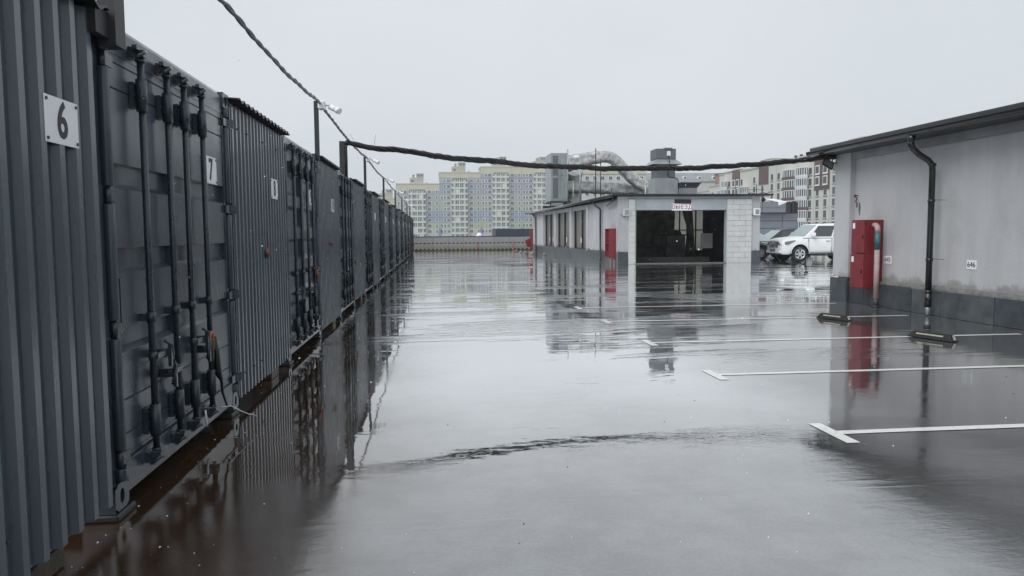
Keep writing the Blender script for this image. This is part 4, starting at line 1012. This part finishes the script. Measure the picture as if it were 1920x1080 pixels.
    # glass pieces sit just proud of the cabin
    def pane(nm, pts, off, m, th=.006):
        P3 = [Vector(p) for p in pts]; nn = off
        b = MB(); n = len(P3); v = [tuple(p+nn*.006) for p in P3]+[tuple(p+nn*(.006+th)) for p in P3]
        b.add(v, [list(range(n)), list(range(n, 2*n))]+[(i, (i+1) % n, n+(i+1) % n, n+i) for i in range(n)]); return b.build(nm, m, t)
    z0, z1 = zb+.03, ht-.085
    fr = [gp(0, -.95, z0), gp(0, .95, z0), gp(0, .93, z1+.035), gp(0, -.93, z1+.035)]
    nf = (fr[1]-fr[0]).cross(fr[3]-fr[0]).normalized(); nf = nf if nf.x < 0 else -nf
    pane('windscreen', fr, nf, M_windsh)
    fr = [gp(1, -.86, z0), gp(1, .86, z0), gp(1, .8, z1), gp(1, -.8, z1)]
    nf = (fr[1]-fr[0]).cross(fr[3]-fr[0]).normalized(); nf = nf if nf.x > 0 else -nf
    pane('rear_window', fr, nf, M_carglass)
    for sd in (-1, 1):
        q = [gp(.2, sd, z0), gp(.8, sd, z0), gp(.8, sd, z1)]; ns = (q[1]-q[0]).cross(q[2]-q[0]).normalized(); ns = ns if ns.y*sd > 0 else -ns
        for (a0, a1, c0, c1) in P['side']:   # bottom u0,u1 ; top u0,u1
            pane('side_window', [gp(a0, sd, z0), gp(a1, sd, z0), gp(c1, sd, z1), gp(c0, sd, z1)], ns, M_carglass)
        m_ = MB(); p = gp(P['side'][0][0], sd, z0)
        m_.cbox(p.x-.02, p.x+.13, min(p.y+sd*.06, p.y+sd*.27), max(p.y+sd*.06, p.y+sd*.27), z0+.0, z0+.19, .03); m_.box(p.x+.03, p.x+.07, min(p.y, p.y+sd*.09), max(p.y, p.y+sd*.09), z0+.02, z0+.07); m_.build('mirror', paint, t)
        for dx in P['doors']:
            d = MB(); d.box(dx-.004, dx+.004, min(sd*hw*.96, sd*(hw+.003)), max(sd*hw*.96, sd*(hw+.003)), .42, zb-.08); d.build('door_gap', M_plast, t)
        for dx in P['handles']:
            d = MB(); d.cbox(dx, dx+.20, min(sd*hw*.97, sd*(hw+.025)), max(sd*hw*.97, sd*(hw+.025)), zb-.20, zb-.165, .006); d.build('door_handle', paint if not P['suv'] else M_chrome, t)
        s_ = MB(); s_.cbox(wb0+wr*1.3, wb1-wr*1.3, min(sd*hw*.86, sd*(hw+.01)), max(sd*hw*.86, sd*(hw+.01)), P['st'][3][1]-.05, P['st'][3][1]+.03, .01); s_.build('side_step', M_plast, t)
        if P['suv']:
            r_ = MB(); pts = [gp(u, sd*.86, ht) for u in (.1, .14, .85, .9)]; r_.tube([pts[0]+Vector((0, 0, .0)), pts[1]+Vector((0, 0, .055)), pts[2]+Vector((0, 0, .055)), pts[3]], .016, 6); r_.build('roof_rail', M_plast, t)
        # headlight wraps the corner
        hx = P['hl']; hz0, hz1 = P['hz']
        h = MB(); w = hw
        v = [(-.01, sd*w*.52, hz0+.02), (.03, sd*w*.82, hz0), (.30, sd*w*1.005, hz0+.05), (.62, sd*w*1.012, hz1+.05), (.64, sd*w*.97, hz1+.07), (.22, sd*w*.93, hz1+.01), (.0, sd*w*.54, hz1-.01)]
        vv = v + [(x+.12, y*.93, z-.01) for x, y, z in v]
        n = len(v); h.add(vv, [(0, 1, 6), (1, 5, 6), (1, 2, 5), (2, 4, 5), (2, 3, 4)]+[(i, (i+1) % n, n+(i+1) % n, n+i) for i in range(n)]); h.build('headlight', M_lamp, t)
        h = MB(); h.tube([(.08, sd*w*.72, P['fog']), (.16, sd*w*.70, P['fog'])], .055, 12); h.build('fog_lamp', M_chrome, t)
    gr = MB(); gz0, gz1 = P['gz']; gr.cbox(-.012, .12, -hw*.50, hw*.50, gz0, gz1, .03); go = gr.build('grille', M_frame, t)
    if P['suv']:
        for k in range(-3, 4):
            if k == 0: continue
            q = MB(); q.cbox(-.035, .0, k*.115-.022, k*.115+.022, gz0+.02, gz1-.03, .008); q.build('grille_bar', M_chrome, go)
        q = MB(); q.tube([(-.04, .085*cos(a), (gz0+gz1)/2+.06+.06*sin(a)) for a in [2*pi*k/16 for k in range(17)]], .011, 6, cap=False)
        q.tube([(-.04, .035*cos(a), (gz0+gz1)/2+.06+.055*sin(a)) for a in [2*pi*k/16 for k in range(17)]], .009, 6, cap=False); q.build('badge', M_chrome, go)
    bp = MB(); bp.cbox(-.03, .2, -hw*.78, hw*.78, P['bz'][0], P['bz'][1], .03); bp.build('bumper', M_chrome if False else (paint if P['suv'] else M_plast), t)
    bp = MB(); bp.cbox(-.055, -.03, -.26, .26, P['pz']-.055, P['pz']+.055, .004); bp.build('registration_plate', M_board, t)
    bp = MB(); bp.cbox(.02, .3, -hw*.72, hw*.72, P['bz'][0]-.09, P['bz'][0]-.005, .02); bp.build('lower_grille', M_plast, t)
    return t
SUV = dict(L=4.78, hw=.94, zr=1.85, wf=.93, wr=3.72, r=.385, suv=True, crown=.035, tw=.80, rc=.03,
    st=[(0.0, .42, .98, .74), (.05, .36, 1.06, .88), (.22, .33, 1.12, .965), (.55, .34, 1.17, 1.0), (1.1, .36, 1.22, 1.0), (1.5, .38, 1.22, .99), (2.5, .38, 1.23, .99), (3.4, .38, 1.24, 1.0), (4.3, .38, 1.24, .98), (4.65, .42, 1.22, .94), (4.78, .5, 1.12, .86)],
    gh=(1.15, 4.66, 1.92, 4.42, 1.20, 1.83), side=[(.09, .39, .035, .36), (.42, .66, .385, .68), (.69, .93, .71, .90)], doors=[1.36, 2.55, 3.45], handles=[2.25, 3.15],
    hl=.6, hz=(.80, .98), fog=.58, gz=(.68, 1.0), bz=(.42, .56), pz=.55)
SED = dict(L=4.6, hw=.89, zr=1.46, wf=.85, wr=3.55, r=.32, suv=False, crown=.025, tw=.70, rc=.05,
    st=[(0.0, .34, .60, .72), (.05, .28, .68, .88), (.25, .25, .76, .96), (.6, .24, .84, 1.0), (1.1, .24, .92, 1.0), (1.5, .25, .95, 1.0), (2.5, .25, .96, 1.0), (3.3, .25, .98, 1.0), (4.1, .27, 1.0, .97), (4.5, .32, .96, .90), (4.6, .4, .88, .82)],
    gh=(1.05, 4.15, 1.95, 3.35, .92, 1.49), side=[(.20, .50, .10, .50), (.53, .80, .54, .88)], doors=[1.45, 2.5, 3.35], handles=[2.2, 3.1],
    hl=.6, hz=(.58, .72), fog=.38, gz=(.36, .58), bz=(.28, .36), pz=.42)
car('parked_suv', 'white off road SUV with chrome grille parked beyond the ramp building', (17.12, 35.13, 0), 0, M_carwhite, SUV)
car('parked_sedan', 'dark grey sedan parked behind the white SUV', (19.05, 42.6, 0), 0, M_cardark, SED, 'sedans behind the white SUV').scale = (1, 1, 1.07)
car('parked_sedan', 'dark green car half hidden between ramp building and white SUV', (19.25, 38.25, 0), radians(125), M_cargreen, SED, 'sedans behind the white SUV')

# ------------------------------------------------------------------ far apartment blocks (left)
def am(name, c, v=.05): return mat(name, c, .75, var=v, vscale=.15)
A_cream = am('facade_cream', (.62, .60, .46)); A_grey = am('facade_grey', (.44, .46, .47)); A_lilac = am('facade_lilac', (.38, .40, .47)); A_blue = am('facade_blue', (.33, .40, .52))
A_dblue = am('facade_deep_blue', (.27, .32, .45)); A_gg = am('facade_grey_green', (.43, .48, .43)); A_green = am('facade_green', (.45, .53, .33)); A_pale = am('facade_pale', (.56, .57, .50)); A_white = am('facade_white', (.72, .76, .70))
A_roof = am('facade_roofbox', (.42, .43, .38)); A_bglass = mat('balcony_glass', (.22, .25, .26), .2, var=.5, vscale=.4)
rowcol = {-3: A_lilac, -2: A_grey, -1: A_lilac, 0: A_lilac, 1: A_gg, 2: A_gg, 3: A_gg, 4: A_blue, 5: A_blue, 6: A_green, 7: A_pale, 8: A_pale, 9: A_pale, 10: A_pale, 11: A_pale, 12: A_pale}
def block(x0, w, ztop, r0, lab, y=373, bal=(.285, .68), z0r=22.2):
    t = thing('apartment_block', lab, 'apartment block', (x0, y, -10), 0, 'stepped pale apartment blocks on the left skyline')
    rnd = random.Random(int(x0*10)); Z = 10
    b = MB(); b.box(0, w, .3, 16, 0, ztop+Z); b.build('core', A_grey, t)
    b = MB(); b.box(0, w, .0, .3, ztop+Z-3.4, ztop+Z+.3); b.box(-.2, w+.2, -.15, 16, ztop+Z+.0, ztop+Z+.45); b.build('top_band', A_cream, t)
    for k in range(5):
        b = MB(); b.box(w*k/4-.06, w*k/4+.06, -.04, 0, ztop+Z-3.3, ztop+Z); b.build('band_joint', A_roof, t)
    bx0, bx1 = w*bal[0], w*bal[1]
    win = MB(); bands = {}
    for r in range(r0, 12):
        zc = z0r-2.8*r; 
        if zc < -6: break
        m = rowcol.get(r, A_pale); top = ztop-3.4 if r == r0 else zc+1.4
        for xa, xb in ((0, bx0), (bx1, w)): b = MB(); b.box(xa, xb, 0.0, .3, zc-1.4+Z, top+Z); b.build('wall_band', m, t)
        if r in (4, 5, -1, -2):
            b = MB(); 
            for xa, xb in ((0, bx0), (bx1, w)): b.box(xa, xb, -.05, 0, zc+1.0+Z, zc+1.4+Z)
            b.build('accent_band', A_dblue, t)
        for fx, ww in ((.055, .9), (.125, .9), (.215, 1.5), (.765, 1.7), (.935, .9)):
            xc = w*fx if fx < .5 else w*fx
            if fx == .055 and rnd.random() < .3: continue
            win.box(xc-ww/2-.2, xc+ww/2+.2, -.06, 0, zc-.95+Z, zc+.8+Z, 1)
            hw_ = ww/2
            for q in range(2 if ww < 1.2 else 3):
                nq = 2 if ww < 1.2 else 3; xa = xc-hw_+ww*q/nq+.05; xb = xc-hw_+ww*(q+1)/nq-.05
                win.box(xa, xb, -.09, -.06, zc-.8+Z, zc+.65+Z, 0 if rnd.random() < .8 else 2)
    # central stripe between wings
    for xa in (0, w-.75):
        b = MB(); b.box(xa, xa+.75, -.06, 0, z0r-2.8*12+1.4+Z, z0r-2.8*7+1.4+Z); b.build('blue_stripe', A_dblue, t)
        b = MB(); b.box(xa, xa+.9, -.07, 0, z0r-2.8*6-1.0+Z, z0r-2.8*5-.4+Z); b.build('green_patch', A_green, t)
    win.build('windows', [M_glassd, M_wf, A_bglass], t, kind='stuff')
    bal_ = MB(); gl = MB()
    for r in range(r0, 12):
        zc = z0r-2.8*r
        if zc < -6: break
        gl.box(bx0+.5, bx1-.5, -1.0, -.2, zc-.5+Z, zc+1.25+Z)
        bal_.box(bx0, bx1, -1.3, 0, zc-1.45+Z, zc-.55+Z)
        for q in range(9):
            xx = bx0+(bx1-bx0)*q/8; bal_.box(xx-.09, xx+.09, -1.15, -.95, zc-.5+Z, zc+1.3+Z)
        if rnd.random() < .22:
            q0 = bx0+(bx1-bx0)*rnd.choice((.25, .6)); bal_.box(q0, q0+2.2, -1.2, -1.0, zc-.5+Z, zc+1.2+Z)
    for xx in (bx0+1.55, (bx0+bx1)/2, bx1-1.55): bal_.box(xx-.26, xx+.26, -1.42, 0, -5+Z, ztop-3.6+Z)
    bal_.build('balconies', A_white, t, kind='stuff'); gl.build('balcony_glazing', A_bglass, t, kind='stuff')
    b = MB(); cx = (bx0+bx1)/2
    b.box(cx-3.6, cx+3.2, 3, 12, ztop+Z+.4, ztop+Z+3.3); b.box(cx-.3, cx+3.3, 3, 10, ztop+Z+3.3, ztop+Z+5.2); b.build('roof_house', A_roof, t)
    b = MB(); b.box(cx-.4, cx+3.4, 2.9, 10.1, ztop+Z+5.2, ztop+Z+5.5); b.box(cx-2.3, cx-1.2, 3, 5, ztop+Z+3.3, ztop+Z+4.6); b.tube([(cx-1.75, 3.2, ztop+Z+4.5), (cx-1.75, 3.2, ztop+Z+5.2)], [.8, .1], 4); b.box(cx+4.2, cx+5.4, 3, 5, ztop+Z+.4, ztop+Z+1.2); b.build('vent_box', A_roof, t)
    b = MB(); 
    for q in (.5, 2.0): b.box(cx+q, cx+q+.8, 2.85, 2.9, ztop+Z+4.1, ztop+Z+4.8)
    b.box(cx-2.8, cx-1.6, 2.95, 3, ztop+Z+1.4, ztop+Z+2.2); b.build('roof_opening', M_glassd, t)
    return t
block(-14.75, 21.4, 26.0, 0, 'leftmost full pale apartment block with stepped down roof and white balconies')
block(6.7, 20.6, 31.6, -2, 'middle pale apartment block, blue and green bands, between lower and taller ones')
block(27.35, 20.7, 34.5, -3, 'tallest apartment block with cream top band left of the rooftop ducts')
block(48.1, 20.7, 34.5, -3, 'pale apartment block with white balconies partly hidden behind the air unit')
block(-30.5, 18, 20.4, 2, 'low distant apartment block peeking above the far end of containers', y=410)

# ------------------------------------------------------------------ right apartment building, facade on x = 98
B_cream = am('panel_cream', (.60, .60, .55)); B_brown = am('panel_brown', (.13, .075, .07), .12); B_white = am('panel_white', (.66, .69, .70)); B_par = am('parapet_cream', (.52, .53, .49))
rb = thing('long_apartment_building', 'cream and brown apartment building with rounded balconies behind the ramp building', 'apartment building', (98, 0, -10))
Z = 10; ZR = 20.7
segs = [(262, 250, 'c', 15.6), (250, 241, 'c', 17.0), (241, 237.5, 'c', 20.3), (237.5, 230.2, 'c', 20.7), (230.2, 224.4, 'b', 20.9), (224.4, 211, 'c', 20.2), (211, 204.8, 'b', 20.7), (204.8, 200, 'c', 20.5), (200, 187.8, 'c', 20.5), (187.8, 179.3, 'c', 20.7), (179.3, 172, 'b', 21.0), (172, 150, 'c', 20.7)]
for (y1, y0, kd, zt) in segs:
    b = MB()
    if kd == 'c': b.box(0, 14, y0, y1, 0, zt+Z); b.build('wall_section', B_cream, rb)
    else:
        zlow = 15.1 if y1 > 200 and y1 < 212 else (11.7 if y1 < 180 else 8.0)
        b.box(-.12, 14, y0, y1, zlow+Z, zt+Z); b.build('wall_section', B_brown, rb); b = MB(); b.box(0, 14, y0, y1, 0, zlow+Z); b.build('wall_section', B_cream, rb)
    b = MB(); b.box(-.25, 14.2, y0, y1, zt+Z, zt+Z+.35); b.build('coping', B_par, rb)
    b = MB(); b.box(-.04, 0.0, y1-.15, y1, 0, zt+Z-.2); b.build('panel_joint', A_roof, rb)
def wmesh(w, h):
    b = MB(); b.box(-.10, 0, -w/2-.28, w/2+.28, -h/2-.28, h/2+.28, 1); b.box(-.16, -.10, -w/2, -.05, -h/2, h/2, 0); b.box(-.16, -.10, .07, w/2, -h/2, h/2, 0); b.box(-.22, 0, -w/2-.3, w/2+.3, -h/2-.42, -h/2-.28, 1)
    return b.mesh('window', [M_glassd, M_wf])
def wmesh_thin(w, h):
    b = MB(); b.box(-.05, 0, -w/2-.10, w/2+.10, -h/2-.10, h/2+.10, 1); b.box(-.09, -.05, -w/2, -.04, -h/2, h/2, 0); b.box(-.09, -.05, .04, w/2, -h/2, h/2, 0); b.box(-.22, 0, -w/2-.2, w/2+.2, -h/2-.3, -h/2-.14, 2)
    return b.mesh('window', [M_glassd, M_wf, A_roof])
wb_, wt_ = wmesh(1.5, 1.7), wmesh_thin(1.35, 1.75)
rows_z = [16.8-2.78*k for k in range(8)]
cols = [(170.0, 0), (177.6, 1), (173.9, 1), (166, 0), (162, 0), (181.2, 0), (202.5, 0), (197.9+.6, 0), (208.5, 2), (214.0, 0), (226.0, 3), (228.9, 3), (223.0, 0), (232.5, 0), (243.0, 4), (246.5, 4), (252.5, 4), (160, 0)]
for (yc, kd) in cols:
    for i, z in enumerate(rows_z):
        if z < -7 or (kd == 4 and z > 15): continue
        if kd == 2 and z > 14.9: continue
        framed = (kd == 1 and z > 11.7) or kd == 3
        o = inst(wb_ if framed else wt_, 'window', rb, (-.13 if framed and not (kd == 3 and z < 8) else -.005, yc, z+Z))
# rounded balcony stacks
def bstack(y0, y1, pc, zt):
    n = 10; yc = (y0+y1)/2; hw_ = (y1-y0)/2
    for i, z in enumerate(rows_z):
        if z > zt or z < -7: continue
        def arc(off): return [(-(.35+1.3*sin(pi*k/n))-off, yc-(hw_+off*.5)*cos(pi*k/n)) for k in range(n+1)]
        o_ = arc(0.12); b = MB()
        b.prism([(x, y) for x, y in o_], 2, z-1.55+Z, z-.78+Z); b.build('balcony_parapet', (B_brown if (pc == 'b') or (pc == 'm' and i == 3) else B_white), rb)
        q = arc(0); b = MB(); b.prism(q, 2, z-.78+Z, z+1.0+Z); b.build('balcony_glazing', M_glassd, rb)
        b = MB()
        for k in range(0, n+1, 1): b.box(q[k][0]-.07, q[k][0]+.07, q[k][1]-.11, q[k][1]+.11, z-.78+Z, z+1.0+Z)
        b.prism([(x, y) for x, y in arc(.06)], 2, z+1.0+Z, z+1.22+Z); b.build('balcony_frame', M_wf, rb)
bstack(188.3, 195.0, 'b', 16.9); bstack(181.9, 187.6, 'm', 18); bstack(238.0, 241.2, 'w', 15.5); bstack(217.6, 224.0, 'w', 15.9); bstack(233.3, 237.3, 'w', 16.9); bstack(253.8, 260.5, 'w', 12.0)
b = MB(); b.box(1, 9, 176, 183, ZR+Z, ZR+Z+1.9); b.box(.8, 9.2, 175.8, 183.2, ZR+Z+1.9, ZR+Z+2.15); b.build('roof_house', B_par, rb)
b = MB(); b.box(1, 8, 205, 212, ZR+Z, ZR+Z+1.6); b.box(.8, 8.2, 204.8, 212.2, ZR+Z+1.6, ZR+Z+1.8); b.build('roof_house', B_par, rb)
b = MB(); b.box(1, 8, 160, 166, ZR+Z, ZR+Z+2.2); b.build('roof_house', B_par, rb)
b = MB()
for y in (190, 193): b.tube([(2, y, ZR+Z), (2, y, ZR+Z+1.0)], .35, 8); b.tube([(2, y, ZR+Z+1.0), (2, y, ZR+Z+1.3)], [.55, .3], 8)
b.build('roof_vent', M_trim, rb)
# cream/brick block further back and mansard building
cb = thing('rear_cream_building', 'cream apartment building seen under the foil ducts', 'apartment building', (50, 262, -10))
b = MB(); b.box(0, 29, 0, 15, 0, 32.4); b.build('wall', B_cream, cb); b = MB(); b.box(0, 29.2, -.3, 15, 32.4, 33.9); b.build('top_band', A_cream, cb)
me = MB().box(-.8, .8, -.12, 0, -.8, .8, 1).box(-.6, -.05, -.16, -.12, -.6, .6, 0).box(.05, .6, -.16, -.12, -.6, .6, 0).mesh('window', [M_glassd, M_wf])
for i in range(10):
    for j in range(9): inst(me, 'window', cb, (1.6+i*2.85, 0, 30.9-2.8*j))
b = MB(); 
for j in range(9): b.box(14, 26, -1.2, 0, 26.6-2.8*j, 27.5-2.8*j)
b.build('balcony_slabs', A_white, cb)
mn = thing('mansard_building', 'distant building with grey mansard roof and small round dormers', 'building', (78, 300, -10))
b = MB(); b.box(0, 60, 0, 20, 0, 32.4); b.build('wall', B_cream, mn)
b = MB(); b.prism([(-.5, 32.4), (3.5, 36.2), (16, 36.4), (20.5, 32.4)], 0, -.5, 60.5); b.build('mansard_roof', mat('slate_roof', (.27, .29, .30), .6, var=.15, vscale=.3), mn)
for i in range(9):
    b = MB(); x = 4+i*6.3; n = 12
    b.prism([(x+.85*cos(2*pi*k/n), 33.9+.85*sin(2*pi*k/n)) for k in range(n)], 1, .2, 1.4); d = b.build('dormer', M_wf, mn)
    b = MB(); b.prism([(x+.5*cos(2*pi*k/n), 33.9+.5*sin(2*pi*k/n)) for k in range(n)], 1, .12, .2); b.build('dormer_pane', M_glassd, d)
bk = thing('brick_chimney_block', 'reddish brick roof block above the cream facade', 'roof block', (98.5, 262, 0))
b = MB(); b.box(8.3, 12, 0, 5, -10, 22.4); b.build('block_wall', am('pale_brick', (.34, .20, .16), .3), bk); b = MB(); b.box(8.1, 12.2, -.2, 5.2, 22.4, 22.8); b.build('block_cap', B_brown, bk)

# ------------------------------------------------------------------ falling wet snow
b = MB(); rnd = random.Random(3)
for i in range(520):
    y = 1.5 + 20*rnd.random()**1.3; x = rnd.uniform(-1.45, 8.3)*(y/14) if rnd.random() < .6 else rnd.uniform(-1.5, 0)*min(1, y/4)
    x = max(-1.5, min(8.2, x)); z = rnd.uniform(.1, 3.2); r = rnd.choice((.0018, .0025, .003, .004))*(.5+y/14)
    p = [(x+r, y, z), (x-r, y, z), (x, y+r, z), (x, y-r, z), (x+r*.3, y, z+r), (x, y, z-r)]
    b.add(p, [(0, 2, 4), (2, 1, 4), (1, 3, 4), (3, 0, 4), (2, 0, 5), (1, 2, 5), (3, 1, 5), (0, 3, 5)])
o = b.build('falling_snow', M_snow, kind='stuff'); tag(o, 'scattered small wet snowflakes falling across the whole deck', 'snow')

rnd = random.Random(11)
for nm, mm, cnt, lab in (('grit', M_trim, 420, 'dark grit and tiny stones scattered on the wet deck, thickest by the containers'), ('bubbles_and_flecks', M_snow, 200, 'pale flecks and melting flakes floating on the wet deck')):
    b = MB()
    for i in range(cnt):
        if rnd.random() < .55: s_ = 3.4 + 16*rnd.random()**1.6; q = row(s_, abs(rnd.gauss(0, .35)), 0); x, y = q.x, q.y
        else: y = 2.5 + 14*rnd.random()**1.4; x = rnd.uniform(-1.4, 7.5)
        r = rnd.choice((.002, .003, .004, .006)); a = rnd.random()*3; z = r*.8
        p_ = [(x+r*cos(a+2*pi*k/5)*rnd.uniform(.7, 1.3), y+r*sin(a+2*pi*k/5)*rnd.uniform(.7, 1.3), .0005) for k in range(5)] + [(x, y, z)]
        b.add(p_, [(k, (k+1) % 5, 5) for k in range(5)])
    o = b.build(nm, mm, kind='stuff'); tag(o, lab, 'debris')
# ------------------------------------------------------------------ air
hz = MB(); hz.box(-300, 500, -60, 560, -11, 48)
hm = bpy.data.materials.new('haze'); hm.use_nodes = True; ht_ = hm.node_tree; ht_.nodes.remove(ht_.nodes['Principled BSDF'])
pv = ht_.nodes.new('ShaderNodeVolumePrincipled'); pv.inputs['Color'].default_value = (.93, .96, 1, 1); pv.inputs['Density'].default_value = .0006; pv.inputs['Anisotropy'].default_value = .2
ht_.links.new(pv.outputs[0], ht_.nodes['Material Output'].inputs['Volume'])
o = hz.build('haze', hm, kind='stuff'); o['label'] = 'thin pale winter haze filling the air over the whole place'; o['category'] = 'haze'
